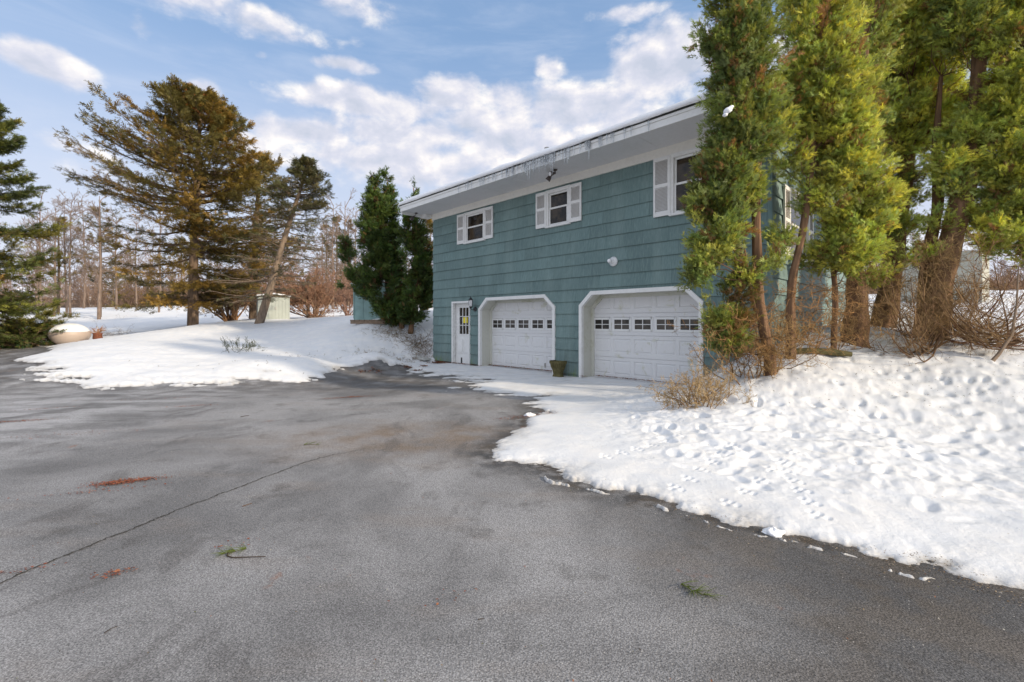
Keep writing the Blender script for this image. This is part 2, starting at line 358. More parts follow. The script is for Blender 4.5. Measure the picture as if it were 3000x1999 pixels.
# asphalt
m, t = mat('asphalt'); v = objc(t)
vo = t.node('ShaderNodeTexVoronoi', {'Vector': v, 'Scale': 105.0}); vo2 = t.node('ShaderNodeTexVoronoi', {'Vector': v, 'Scale': 38.0})
sp = t.noise(v, 150, 2, .8)
big = t.noise(v, .45, 5, .6, .4); mid = t.noise(v, 2.2, 5, .62); strk = t.noise(t.vmath('MULTIPLY', v, (1, 2.6, 1)), .8, 5, .6)
base = t.mix(t.mapr(big, .36, .62), (.165, .165, .171), (.315, .316, .328))
base = t.mix(t.mapr(strk, .5, .72, 0, .35), base, (.24, .205, .18))
base = t.mix(t.mapr(mid, .55, .72, 0, .55), base, (.085, .08, .077))
sep = t.node('ShaderNodeSeparateXYZ', {0: v})
wet = t.math('MULTIPLY', t.mapr(sep.outputs[0], .2, 1.8), t.mapr(sep.outputs[1], 7.5, 3.5))   # damp strip along the melting bank
wet2 = t.math('MULTIPLY', t.mapr(sep.outputs[1], 8.0, 11.5), .8)
wetm = t.math('MAXIMUM', t.math('MULTIPLY', wet, .78), t.math('MULTIPLY', wet2, t.mapr(mid, .3, .6)))
bd = t.vmath('LENGTH', t.vmath('MULTIPLY', t.vmath('SUBTRACT', v, (-1.2, 5.6, 0)), (.45, .9, 0)), out=1)
base = t.mix(t.math('MULTIPLY', t.mapr(bd, 1.2, .1), t.mapr(mid, .35, .65, .2, .8)), base, (.225, .17, .125))
frost = t.math('MULTIPLY', t.mapr(sep.outputs[0], -3.5, -7), t.mapr(strk, .40, .6))
base = t.mix(t.math('MULTIPLY', frost, .6), base, (.50, .51, .54))
base = t.mix(t.mapr(t.noise(t.vmath('MULTIPLY', v, (1.1, .55, 1)), 1.1, 6, .65, .8), .56, .66, 0, .5), base, (.105, .10, .10))
edge = t.node('ShaderNodeSeparateColor', {0: t.node('ShaderNodeAttribute', attribute_name='tone').outputs['Color']}).outputs[0]
edge = t.math('MULTIPLY', edge, t.mapr(t.noise(v, 5.0, 5, .65), .36, .58, .25, 1.))
wetm = t.math('MAXIMUM', t.math('MULTIPLY', wetm, .9), edge)
base = t.mix(wetm, base, t.mix(t.mapr(t.noise(v, 2.6, 5, .65), .42, .6), (.062, .060, .062), (.084, .068, .054)))
gr = t.math('MULTIPLY', t.math('ADD', t.mapr(sp, .36, .52, .30, 1.05, False), t.mapr(sp, .60, .72, 0, .45, False)), t.mapr(vo.outputs['Distance'], .1, .7, 1.2, .65, False))
base = t.vmath('MULTIPLY', base, t.node('ShaderNodeCombineXYZ', {0: gr, 1: gr, 2: gr}).outputs[0])
spk = t.math('MULTIPLY', t.math('LESS_THAN', vo2.outputs['Distance'], .11), t.math('GREATER_THAN', t.node('ShaderNodeSeparateXYZ', {0: vo2.outputs['Color']}).outputs[0], .80))
base = t.mix(t.math('MULTIPLY', spk, .8), base, (.42, .40, .38))
redn = t.math('MULTIPLY', t.mapr(t.noise(v, 1.3, 6, .7, .5), .64, .72), .5)
base = t.mix(redn, base, (.20, .085, .045))
finish(t, base, t.mapr(wetm, 0, 1, .75, .5, False), t.math('SUBTRACT', t.math('MULTIPLY', sp, .6), vo.outputs['Distance']), .003, .6, .3); M['asphalt'] = m
# siding: grooved cedar shakes under blue green paint
m, t = mat('teal_siding'); v = objc(t)
g1 = t.noise(t.vmath('MULTIPLY', v, (62, 62, 1.3)), 1, 3, .6); g2 = t.noise(t.vmath('MULTIPLY', v, (17, 17, 1.0)), 1, 4, .6); g3 = t.noise(v, .8, 4)
cs = t.mix(t.mapr(g3, .3, .7), (.116, .180, .180), (.134, .204, .202))
cs = t.mix(t.mapr(g1, .42, .7, 0, .5), cs, (.21, .30, .285))
cs = t.mix(t.mapr(g2, .5, .75, 0, .5), cs, (.085, .140, .143))
sz = t.node('ShaderNodeSeparateXYZ', {0: v})
crs = t.math('FLOOR', t.math('DIVIDE', t.math('SUBTRACT', sz.outputs[2], .09), .306))
shx = t.math('FLOOR', t.math('ADD', t.math('MULTIPLY', sz.outputs[0], 1.64), t.math('MULTIPLY', crs, .37)))
wn_ = t.node('ShaderNodeTexWhiteNoise', {'Vector': t.node('ShaderNodeCombineXYZ', {0: shx, 1: crs, 2: 0.}).outputs[0]}).outputs[0]
kv = t.mapr(wn_, 0, 1, .90, 1.10, False); cs = t.vmath('MULTIPLY', cs, t.node('ShaderNodeCombineXYZ', {0: kv, 1: kv, 2: kv}).outputs[0])
fr_ = t.math('FRACT', t.math('ADD', t.math('MULTIPLY', sz.outputs[0], 1.64), t.math('MULTIPLY', crs, .37)))
cs = t.mix(t.math('MULTIPLY', t.math('LESS_THAN', fr_, .012), .5), cs, (.05, .09, .09))
fade = t.noise(t.vmath('MULTIPLY', v, (2.2, 2.2, .35)), 1, 5, .6); cs = t.mix(t.mapr(fade, .45, .75, 0, .35), cs, (.25, .33, .31))
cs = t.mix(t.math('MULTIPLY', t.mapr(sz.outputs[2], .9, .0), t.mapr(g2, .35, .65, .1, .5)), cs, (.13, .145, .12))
alg = t.math('MULTIPLY', t.mapr(sz.outputs[2], .34, .02), t.mapr(t.noise(t.vmath('MULTIPLY', v, (7, 7, 2)), 1, 4), .46, .62))
cs = t.mix(t.math('MULTIPLY', alg, .7), cs, (.14, .20, .03))
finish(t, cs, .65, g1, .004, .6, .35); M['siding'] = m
def dirtywhite(name, colr, stain, lo=.5, hi=.72, amt=.6, sc=3.0, rough=.5):
    m, t = mat(name); v = objc(t); n = t.noise(v, sc, 6, .65, .4); n2 = t.noise(v, 14, 4)
    cs = t.mix(t.mapr(n, lo, hi, 0, amt), colr, stain); cs = t.mix(t.mapr(n2, .4, .8, 0, .12), cs, (.3, .3, .28))
    finish(t, cs, rough, n2, .002, .4, .4); return m
M['white'] = dirtywhite('white_trim', (.72, .72, .71), (.5, .49, .45), amt=.3)
M['eave'] = dirtywhite('eave_paint', (.62, .62, .64), (.5, .5, .48), amt=.3, sc=1.2)
M['frieze'] = dirtywhite('frieze_paint', (.74, .72, .67), (.60, .58, .52), amt=.3, sc=1.2)
M['jamb'] = dirtywhite('jamb_paint', (.56, .56, .50), (.35, .35, .22), amt=.7, sc=2.2)
m, t = mat('garage_door_paint'); v = objc(t); n = t.noise(v, 2.6, 6, .7, .6); n2 = t.noise(v, 16, 4)
cs = t.mix(t.mapr(n, .56, .68, 0, .55), (.66, .66, .665), (.42, .42, .27)); cs = t.mix(t.mapr(n2, .4, .8, 0, .10), cs, (.4, .4, .38))
finish(t, cs, .42, n2, .0015, .4, .4); M['gdoor'] = m
M['groove'] = plain('dark_groove', (.06, .06, .055), .9)
M['louvre'] = plain('louvre_shade', (.40, .34, .30), .8)
M['black'] = plain('black_metal', (.018, .018, .02), .4, spec=.5)
M['brown'] = plain('brown_metal', (.06, .045, .04), .5)
M['stone'] = plain('mossy_stone', (.115, .10, .045), .95, .45, 9, .2, .01)
M['concrete'] = plain('concrete', (.40, .40, .38), .9, .2, 5, .2, .004)
M['litter'] = plain('leaf_litter', (.16, .06, .035), .9, .4, 20, .2, .01)
M['brick'] = None
m, t = mat('red_brick'); v = objc(t)
bk = t.node('ShaderNodeTexBrick', {'Vector': t.node('ShaderNodeVectorRotate', {0: v, 'Angle': 0.}).outputs[0], 'Color1': (.28, .10, .055, 1), 'Color2': (.36, .15, .08, 1), 'Mortar': (.4, .37, .33, 1), 'Scale': 4.5}); finish(t, bk.outputs[0], .9, bk.outputs[1], .01); M['brick'] = m
m, t = mat('window_glass'); v = objc(t); n = t.noise(v, 3.5, 4)
cs = t.mix(t.mapr(n, .4, .65), (.012, .010, .008), (.055, .040, .025)); finish(t, cs, .04, None, spec=.3); M['glass'] = m
m, t = mat('garage_glass'); v = objc(t); n = t.noise(v, 4, 3); cs = t.mix(t.mapr(n, .4, .6), (.03, .027, .024), (.085, .075, .065)); finish(t, cs, .12, None, spec=.25); M['gglass'] = m
m, t = mat('ice'); finish(t, (.9, .93, .96), .06, extra={'Transmission Weight': .85, 'IOR': 1.31}); M['ice'] = m
M['bulb'] = plain('lamp_glass', (.75, .76, .78), .2, .03, 5, .6)
M['metal'] = plain('galvanised', (.35, .34, .32), .5, metal=.5)
M['yellow'] = plain('yellow_sign', (.75, .62, .02), .5, .05)
M['crack'] = plain('crack_dirt', (.030, .029, .027), .95)
M['shedgreen'] = plain('pale_green_metal', (.33, .36, .33), .5, .1, 2)
M['shedteal'] = plain('teal_boards', (.20, .31, .30), .7, .2, 3)
M['farwhite'] = plain('far_wall', (.6, .58, .55), .8); M['fargrey'] = plain('far_grey_wall', (.28, .26, .25), .8)
M['bowl'] = dirtywhite('bowl_shell', (.42, .34, .29), (.42, .36, .31), sc=1.5)
M['wood'] = plain('weathered_wood', (.20, .15, .11), .9, .35, 8, .2, .01)
M['cream'] = plain('cream_wall', (.36, .36, .31), .8)

# ------------------------------------------------------------------ object helpers
def tag(o, label=None, cat=None, group=None, kind=None):
    for k, v_ in (('label', label), ('category', cat), ('group', group), ('kind', kind)):
        if v_: o[k] = v_
    return o
def empty(name, loc=(0, 0, 0), rz=0, parent=None):
    o = bpy.data.objects.new(name, None); COL.objects.link(o); o.location = loc; o.rotation_euler = (0, 0, rz); o.empty_display_size = .2
    if parent: o.parent = parent
    return o
def copy_tree(o, parent=None):
    k = o.copy(); COL.objects.link(k)
    if parent: k.parent = parent
    for ch in o.children: copy_tree(ch, k)
    return k

# ------------------------------------------------------------------ ground
def polar(angs, rads):
    a, r = np.meshgrid(angs, rads); return r * np.sin(a), r * np.cos(a)
def grid_faces(nr, na, wrap):
    i = np.arange(nr * na).reshape(nr, na)
    if wrap: i = np.c_[i, i[:, :1]]
    return np.stack([i[:-1, :-1], i[:-1, 1:], i[1:, 1:], i[1:, :-1]], -1).reshape(-1, 4)
def rg(a, b, k): n = int(math.log(b / a) / math.log(k)) + 1; return a * (b / a) ** (np.arange(n + 1) / n)
# asphalt driveway and earth below the snow
angs = np.radians(np.r_[np.arange(-60, 60, .25), np.arange(60, 300, 2.0)]); rads = np.r_[.02, rg(.6, 20, 1.012)[:-1], rg(20, 700, 1.03)]
x, y = polar(angs, rads); z = terr(x, y); dd = dist_poly(x, y, dpoly)
z = z - .12 * sstep(.25, .9, dd)
mesh_np('driveway', np.c_[x.ravel(), y.ravel(), z.ravel()], grid_faces(len(rads), len(angs), True)[:, ::-1], M['asphalt'], smooth=True, col=np.repeat((sstep(-.55, -.02, dd) * (np.hypot(x, y) < 30)).ravel()[:, None], 3, 1))['kind'] = 'structure'
# snow
angs = np.radians(np.r_[np.arange(-54, 54, .125), np.arange(54, 306, 1.5)]); rads = np.r_[rg(1.7, 7, 1.0034)[:-1], rg(7, 700, 1.0105)]
x, y = polar(angs, rads); z = terr(x, y)
R_ = np.hypot(x, y); near = sstep(60, 5, R_)
d = np.where(R_ < 60, snow_d(x, y), 1.0)
thick = .005 + .046 * (1 - np.exp(-np.maximum(d, 0) / (.06 + .34 * fbm(x * 2.2, y * 2.2, 3, 15) ** 1.5)))
garage = np.exp(-(((x - .2) / 3.4) ** 2 + ((y - 11.0) / 2.8) ** 2)); thick *= 1 - .6 * garage
right = sstep(.8, 2.0, x) * sstep(1.5, 3.5, y) * sstep(14, 9, y)
ld = sstep(0, 1.6, d)
lump = (fbm(x * .9, y * .9, 3, 41) - .5) * .13 + (np.abs(fbm(x * 2.6, y * 2.6, 4, 51, .55) - .5)) * -.07 + (fbm(x * 7, y * 7, 3, 61) - .5) * .045
amp = .35 + .75 * right + .45 * sstep(-1, -3, x) * sstep(24, 16, y)
s_ = (x - A[0]) * UX[0] + (y - A[1]) * UX[1]; n_ = (x - A[0]) * UY[0] + (y - A[1]) * UY[1]
fore = sstep(-.3, .2, s_) * sstep(10.2, 8.8, s_) * sstep(-3.6, -1.0, n_) * sstep(1.5, .8, n_)
hgt = thick + lump * ld * amp * near * (1 - fore) + (fbm(x * .25, y * .25, 3, 71) - .5) * .35 * sstep(12, 30, R_)
hgt += .06 * np.exp(-((d - .9) / .5) ** 2) * (fbm(x * 1.4, y * 1.4, 3, 91)) * (x < -1.5) * (1 - fore)     # ploughed ridge on the left
# footprints and animal tracks trodden across the right hand bank
def dimple(cx, cy, ang, a, b, dep, rim=.35):
    global hgt
    m_ = (np.abs(x - cx) < a * 3) & (np.abs(y - cy) < a * 3)
    if not m_.any(): return
    u = (x[m_] - cx) * math.cos(ang) + (y[m_] - cy) * math.sin(ang); v_ = -(x[m_] - cx) * math.sin(ang) + (y[m_] - cy) * math.cos(ang)
    q = (u / a) ** 2 + (v_ / b) ** 2
    hgt[m_] += (-dep * np.exp(-q ** 1.15) + dep * rim * np.exp(-((np.sqrt(q) - 1.5) / .4) ** 2) * .5) * (d[m_] > .05)
for k in range(520):
    cx, cy = random.uniform(1.6, 11), random.uniform(3.0, 9.0)
    if cy < 3.5 + (cx - 1.6) * -.3 or cx > cy * 1.25: continue
    dimple(cx, cy, random.uniform(0, 3.1), random.uniform(.055, .11), random.uniform(.035, .06), random.uniform(.022, .045) * min(1, (cy - 2.4) / 3))
def trail(x0, y0, x1, y1, step, a, b, dep, sway):
    L = math.hypot(x1 - x0, y1 - y0); n = int(L / step); an = math.atan2(y1 - y0, x1 - x0)
    for i in range(n):
        t_ = i / n; sw = sway * (1 if i % 2 else -1) + random.uniform(-.02, .02)
        dimple(x0 + (x1 - x0) * t_ - math.sin(an) * sw, y0 + (y1 - y0) * t_ + math.cos(an) * sw, an, a, b, dep)
trail(2.9, 3.4, 5.4, 6.4, .62, .11, .055, .03, .12); trail(6.5, 4.6, 2.4, 5.2, .66, .12, .06, .03, .13); trail(3.4, 4.0, 7.5, 6.5, .7, .12, .06, .03, .13)
for (x0, y0, x1, y1) in ((1.3, 3.75, 2.4, 4.9), (1.6, 3.45, 2.9, 4.6), (2.1, 3.2, 2.5, 4.4), (.9, 4.6, 2.0, 5.2)):
    for i in range(6):
        t_ = i / 6; cx, cy = x0 + (x1 - x0) * t_, y0 + (y1 - y0) * t_
        for ox, oy in ((0, 0), (.055, .03), (.02, .075), (.075, -.03)): dimple(cx + ox, cy + oy, .6, .026, .02, .016, .2)
edge_n = fbm(x * 24, y * 24, 3, 5)
z2 = z + np.where(d > -.02, hgt * sstep(-.02, .03 + .05 * edge_n, d) - .015 * sstep(.0, -.02, d), -.03)
slush = np.exp(-np.maximum(d, 0) / (.02 + .26 * fbm(x * 2.3, y * 2.3, 4, 88) ** 2)) * (R_ < 40) * .95 + .25 * garage * sstep(.5, .7, fbm(x * 3, y * 9, 4, 98))
mesh_np('snow_cover', np.c_[x.ravel(), y.ravel(), z2.ravel()], grid_faces(len(rads), len(angs), True)[:, ::-1], M['snow'], smooth=True, col=np.repeat(slush.ravel()[:, None], 3, 1))['kind'] = 'structure'
def G(px, Y=None, Z=None):           # ground point below image column px at distance Z
    xx = (px - HX) / F * Z; return (xx, Z, T1(xx, Z) + .03)

# ------------------------------------------------------------------ house
H = empty('house', (A[0], A[1], 0), HANG)
tag(H, 'blue green shingled two storey house with two white garage doors and snowy roof', 'house')
ZT = 4.97; DEP = 8.6; RC = .38; EX = .306; Z0 = .09
gar = []
def opening(pts):                    # (x,z) left-bottom, left-shoulder, left-top, right-top, right-shoulder, right-bottom
    return pts
g1p = dict(xl=hx(1407.5), xr=hx(1625), xtl=hx(1428), xtr=hx(1597), zs=hz(1408, 907), zt=hz(1428, 877))
g2p = dict(xl=hx(1703.5), xr=hx(2056), xtl=hx(1735), xtr=hx(2010), zs=hz(1705, 897), zt=hz(1735, 859))
dop = dict(xl=hx(1327.5), xr=hx(1378), xtl=hx(1327.5), xtr=hx(1378), zs=hz(1329, 887), zt=hz(1329, 887))
wins = []
def wn(xl, xr, zt, zb): wins.append(dict(xl=xl, xr=xr, zt=zt, zb=zb))
w1 = (hx(1364), hx(1423)); w2 = (hx(1603.6), hx(1672)); w3l = hx(1966.3)
ZWT = hz(1574, 568.3) - .02; ZWB = hz(1574, 672.6)
wn(*w1, ZWT, ZWB + .02); wn(*w2, ZWT, ZWB + .02); wn(w3l, w3l + 1.25, hz(1966, 456), hz(1966, 628))
ops = [dict(g, zb=-1) for g in (g1p, g2p, dop)] + [dict(xl=k['xl'] + .05, xr=k['xr'] - .05, xtl=k['xl'] + .05, xtr=k['xr'] - .05, zs=k['zt'] - .05, zt=k['zt'] - .05, zb=k['zb'] + .05) for k in wins]
def edge(o, z):
    if z <= o['zs'] or o['zt'] <= o['zs']: return o['xl'], o['xr']
    f = (z - o['zs']) / (o['zt'] - o['zs']); return o['xl'] + (o['xtl'] - o['xl']) * f, o['xr'] + (o['xtr'] - o['xr']) * f
def siding(mb, x0, x1, ops, zb, zt, fn, jit=True):
    lv = {zb, zt}; k = 0
    while Z0 + k * EX < zt:
        if Z0 + k * EX > zb: lv.add(Z0 + k * EX)
        k += 1
    for o in ops:
        for q in (o['zs'], o['zt'], o['zb']):
            if zb < q < zt: lv.add(q)
    lv = sorted(lv)
    for a, b in zip(lv[:-1], lv[1:]):
        if b - a < 1e-4: continue
        act = sorted([o for o in ops if o['zb'] < (a + b) / 2 < o['zt']], key=lambda o: o['xl'])
        L = []; cur = (x0, x0)
        for o in act:
            ea, eb = edge(o, a + 1e-6), edge(o, b - 1e-6); L.append((cur, (ea[0], eb[0]))); cur = (ea[1], eb[1])
        L.append((cur, (x1, x1)))
        kk = math.floor((a + b) / 2 / EX - Z0 / EX); base = Z0 + kk * EX
        def dy(z): f = (z - base) / EX; return -(.003 + .030 * (1 - f))
        ya, yb = dy(a), dy(b)
        for (la, lb), (ra, rb) in L:
            mb.poly([fn(la, ya, a), fn(ra, ya, a), fn(rb, yb, b), fn(lb, yb, b)])
            if abs(a - base) < 1e-5: mb.poly([fn(la, -.002, a), fn(ra, -.002, a), fn(ra, ya, a), fn(la, ya, a)])
mb = MB(); siding(mb, 0, LEN, ops, -.3, ZT, lambda a, b, c_: (a, b, c_))
# right end wall with one window, left end and back
sw = dict(xl=1.02, xr=2.35, xtl=1.02, xtr=2.35, zs=4.05, zt=4.05, zb=2.75)
siding(mb, 0, DEP, [sw], .95, ZT + .001, lambda a, b, c_: (LEN - b, a, c_))
siding(mb, 0, DEP, [], .95, ZT + .001, lambda a, b, c_: (b, DEP - a, c_))
siding(mb, 0, LEN, [], .95, ZT + .001, lambda a, b, c_: (LEN - a, DEP - b, c_))
RP = .32; OH = 1.09; mid_ = DEP / 2; ZE = 5.16
mb.poly([(LEN + .004, 0, ZT), (LEN + .004, DEP, ZT), (LEN + .004, mid_, ZT + mid_ * RP + .3)]); mb.poly([(-.004, 0, ZT), (-.004, mid_, ZT + mid_ * RP + .3), (-.004, DEP, ZT)])
mb.build('wall', M['siding'], H)
mb = MB(); mb.box(LEN - .04, LEN + .03, -.03, 0 + .03, .6, ZT)  # corner lap of the shakes
mb.build('corner_board', M['siding'], H)
mb = MB(); mb.box(LEN - .25, LEN - .02, .05, DEP - .05, -.3, .948); mb.box(.02, .25, .05, DEP - .05, -.3, .948); mb.build('foundation', M['brick'], H)
# frieze, soffit, fascia, gutter edge, roof
mb = MB(); mb.box(-.02, LEN + .02, -.05, -.006, ZT - .01, ZE); mb.build('frieze_board', M['frieze'], H)
mb = MB(); mb.box(-.30, LEN + .35, -OH, .02, ZE, ZE + .03)
mb.box(-.30, LEN + .35, DEP - .02, DEP + OH, ZE, ZE + .03)
for k in range(1, 9): mb.box(k * 1.22, k * 1.22 + .012, -OH + .02, -.06, ZE - .004, ZE - .001)
mb.build('soffit', M['eave'], H)
mb = MB(); mb.box(-.33, LEN + .38, -OH - .025, -OH, ZE - .03, ZE + .10); mb.box(-.35, LEN + .40, -OH - .045, -OH + .01, ZE + .102, ZE + .165)
mb.box(-.32, -.29, -OH, .03, ZE - .10, ZE + .10); mb.box(-.285, -.02, -.30, -.052, ZE - .13, ZE - .002)
mb.box(-.33, LEN + .38, DEP + OH, DEP + OH + .025, ZE - .03, ZE + .10)
mb.build('fascia', M['white'], H)
mb = MB()
def roofz(y, t=0): return ZE + .17 + min(y + OH, DEP + OH - y) * RP + t
for t0, t1, e in ((0, .03, .40),):
    pts = [(-OH - .05, roofz(-OH - .05)), (mid_, roofz(mid_)), (DEP + OH + .05, roofz(DEP + OH + .05))]
    for (ya, za), (yb, zb) in zip(pts[:-1], pts[1:]):
        b = len(mb.v); mb.v += [(x_, y_, z_ + dz) for x_ in (-.36, LEN + e) for (y_, z_) in ((ya, za), (yb, zb)) for dz in (0, .03)]
        mb.f += [[b + i for i in q] for q in ((0, 1, 3, 2), (4, 6, 7, 5), (0, 4, 5, 1), (2, 3, 7, 6), (0, 2, 6, 4), (1, 5, 7, 3))]
roof = mb.build('roof', M['groove'], H)
nx, ny = 260, 40; xs = np.linspace(-.37, LEN + .42, nx)
V = []; 
prof = [(-OH - .075, .0), (-OH - .10, .03), (-OH - .10, .08), (-OH - .06, .125), (-OH + .05, .15)] + [(yy, .16) for yy in np.linspace(-OH + .25, mid_, 14)]
prof += [(DEP - a, b) for a, b in prof[::-1][1:]]
VV = []
for a, h in prof:
    nz = fbm(xs * 1.7, np.full(nx, a * 2.), 3, 5) - .5; nf = fbm(xs * 9, np.full(nx, a * 9.), 2, 8) - .5
    inset = np.exp(-(xs + .37) / .12) * .07 + np.exp(-(LEN + .42 - xs) / .12) * .07
    ysh = (nz * .07 + nf * .03) * (1 if a < mid_ else -1) * (abs(a - mid_) > 4.8)
    VV.append(np.c_[xs, a + ysh, np.array([roofz(a)] * nx) + .032 + np.maximum(h * (1 + nz * .9) + nf * .02 - inset * (h > .02), .0)])
VV = np.array(VV); mesh_np('roof_snow', VV.reshape(-1, 3), grid_faces(len(prof), nx, False), M['snowcap'], roof, smooth=True)
# vent pipe on the roof
mb = MB(); vy = 1.2; vx = hx(1602, vy); vz = hz(1602, 433, vy)
mb.lathe([(.045, roofz(vy) - .05), (.045, vz - .03), (.075, vz - .03), (.075, vz), (.02, vz + .01)], 12, (vx, vy, 0)); mb.build('vent_pipe', M['metal'], roof, smooth=False)
# icicles
ice_px = [(1452, 8), (1470, 10), (1484, 14), (1500, 20), (1515, 14), (1528, 16), (1540, 22), (1545, 30), (1553, 34), (1561, 14), (1572, 20), (1580, 26), (1590, 22), (1597, 28), (1602, 18), (1612, 30), (1618, 42), (1625, 18), (1645, 14), (1655, 24), (1663, 28), (1668, 20), (1680, 10), (1700, 12), (1726, 34), (1758, 16), (1490, 9), (1565, 24), (1586, 16), (1607, 14), (1415, 8), (1430, 7), (1778, 10), (1830, 14), (1850, 9), (1900, 12)]
for k in range(34): ice_px.append((random.uniform(1330, 1800), random.uniform(4, 12)))
for X, hpx in ice_px:
    s = hx(X, -OH - .07); L = hpx / F * (A[1] + s * UX[1]) * 1.15
    mb = MB(); r = .010 + .014 * min(1, L / .3); kx = random.uniform(-.01, .01)
    zt_ = roofz(-OH) + random.uniform(-.03, 0)
    mb.tube([(s, -OH - .055, zt_ + .03), (s, -OH - .075, zt_ - .03), (s + kx, -OH - .075, zt_ - .1 - L * .4), (s + kx, -OH - .075, zt_ - .12 - L)], [r * 1.6, r * 1.3, r * .8, .001], 6)
    mb.build('icicle', M['ice'], H, smooth=True)
# windows
def window(x0, x1, zb, zt, plane=0., fn=None, hide=False):
    fn = fn or (lambda a, b, c_: (a, b, c_))
    def T(mb):
        mb.v = [fn(*p) for p in mb.v]; return mb
    w_ = .075; p = -.05
    mb = MB(); mb.box(x0, x0 + w_, p, .03, zb, zt); mb.box(x1 - w_, x1, p, .03, zb, zt); mb.box(x0 + w_, x1 - w_, p, .03, zt - w_, zt)
    mb.box(x0 - .01, x0 + .015, p - .012, p + .002, zb, zt + .01); mb.box(x1 - .015, x1 + .01, p - .012, p + .002, zb, zt + .01); mb.box(x0 + .015, x1 - .015, p - .012, p + .002, zt - .015, zt + .01)
    fr = T(mb).build('window', M['white'], H)
    a0, a1 = x0 + w_, x1 - w_; zm = zb + (zt - zb) * .49
    mb = MB(); mb.box(x0 - .02, x1 + .02, p - .035, .02, zb - .05, zb - .002); T(mb).build('sill', M['white'], fr)
    for z0, z1, yy in ((zm - .02, zt - w_ - .002, .002), (zb + .002, zm + .02, -.022)):
        mb = MB(); s_w = .045
        mb.box(a0 + .002, a0 + s_w, yy, yy + .028, z0, z1); mb.box(a1 - s_w, a1 - .002, yy, yy + .028, z0, z1); mb.box(a0 + s_w, a1 - s_w, yy, yy + .028, z0, z0 + s_w); mb.box(a0 + s_w, a1 - s_w, yy, yy + .028, z1 - s_w, z1)
        T(mb).build('sash', M['white'], fr)
        mb = MB(); mb.box(a0 + s_w - .005, a1 - s_w + .005, yy + .012, yy + .018, z0 + s_w - .005, z1 - s_w + .005); T(mb).build('pane', M['glass'], fr)
    return fr
def shutter(x0, x1, zb, zt, fn=None):
    fn = fn or (lambda a, b, c_: (a, b, c_))
    mb = MB(); e = .045; y0, y1 = -.065, -.03; zm = (zb + zt) / 2 + .02
    mb.box(x0, x0 + e, y0, y1, zb, zt); mb.box(x1 - e, x1, y0, y1, zb, zt)
    for a, b in ((zb, zb + .1), (zm - .035, zm + .035), (zt - .075, zt)): mb.box(x0 + e, x1 - e, y0 + .001, y1, a, b)
    for a, b in ((zb + .1, zm - .035), (zm + .035, zt - .075)):
        n = max(8, int((b - a) / .028))
        for i in range(n):
            z = a + (b - a) * (i + .5) / n; h = (b - a) / n * .42
            mb.poly([(x0 + e, y0 + .004, z - h), (x1 - e, y0 + .004, z - h), (x1 - e, y1 - .006, z + h), (x0 + e, y1 - .006, z + h)])
            mb.poly([(x0 + e, y0 + .004, z - h), (x0 + e, y0 + .004, z - h - .004), (x1 - e, y0 + .004, z - h - .004), (x1 - e, y0 + .004, z - h)])
    mb.v = [fn(*p) for p in mb.v]
    o = mb.build('shutter', M['white'], H)
    mb = MB(); mb.box(x0 + e - .005, x1 - e + .005, y1 - .004, y1 + .004, zb + .1, zt - .075); mb.v = [fn(*p) for p in mb.v]; mb.build('louvre_backing', M['louvre'], o)
for i, k in enumerate(wins):
    window(k['xl'], k['xr'], k['zb'], k['zt'])
sh1 = (hx(1343.2), hx(1363)), (hx(1424), hx(1447.3))
sh2 = (hx(1574), hx(1603)), (hx(1673), hx(1706.5))
for a, b in sh1 + sh2: shutter(a, b, ZWB, ZWT - .02 + .02)
shutter(hx(1918), hx(1966) - .004, wins[2]['zb'] - .02, wins[2]['zt'] + .0); shutter(wins[2]['xr'] + .01, wins[2]['xr'] + .4, wins[2]['zb'] - .02, wins[2]['zt'])
sf = lambda a, b, c_: (LEN - b, a, c_)
window(1.0, 2.37, 2.73, 4.07, fn=sf); shutter(.62, .99, 2.70, 4.05, sf); shutter(2.38, 2.75, 2.70, 4.05, sf)
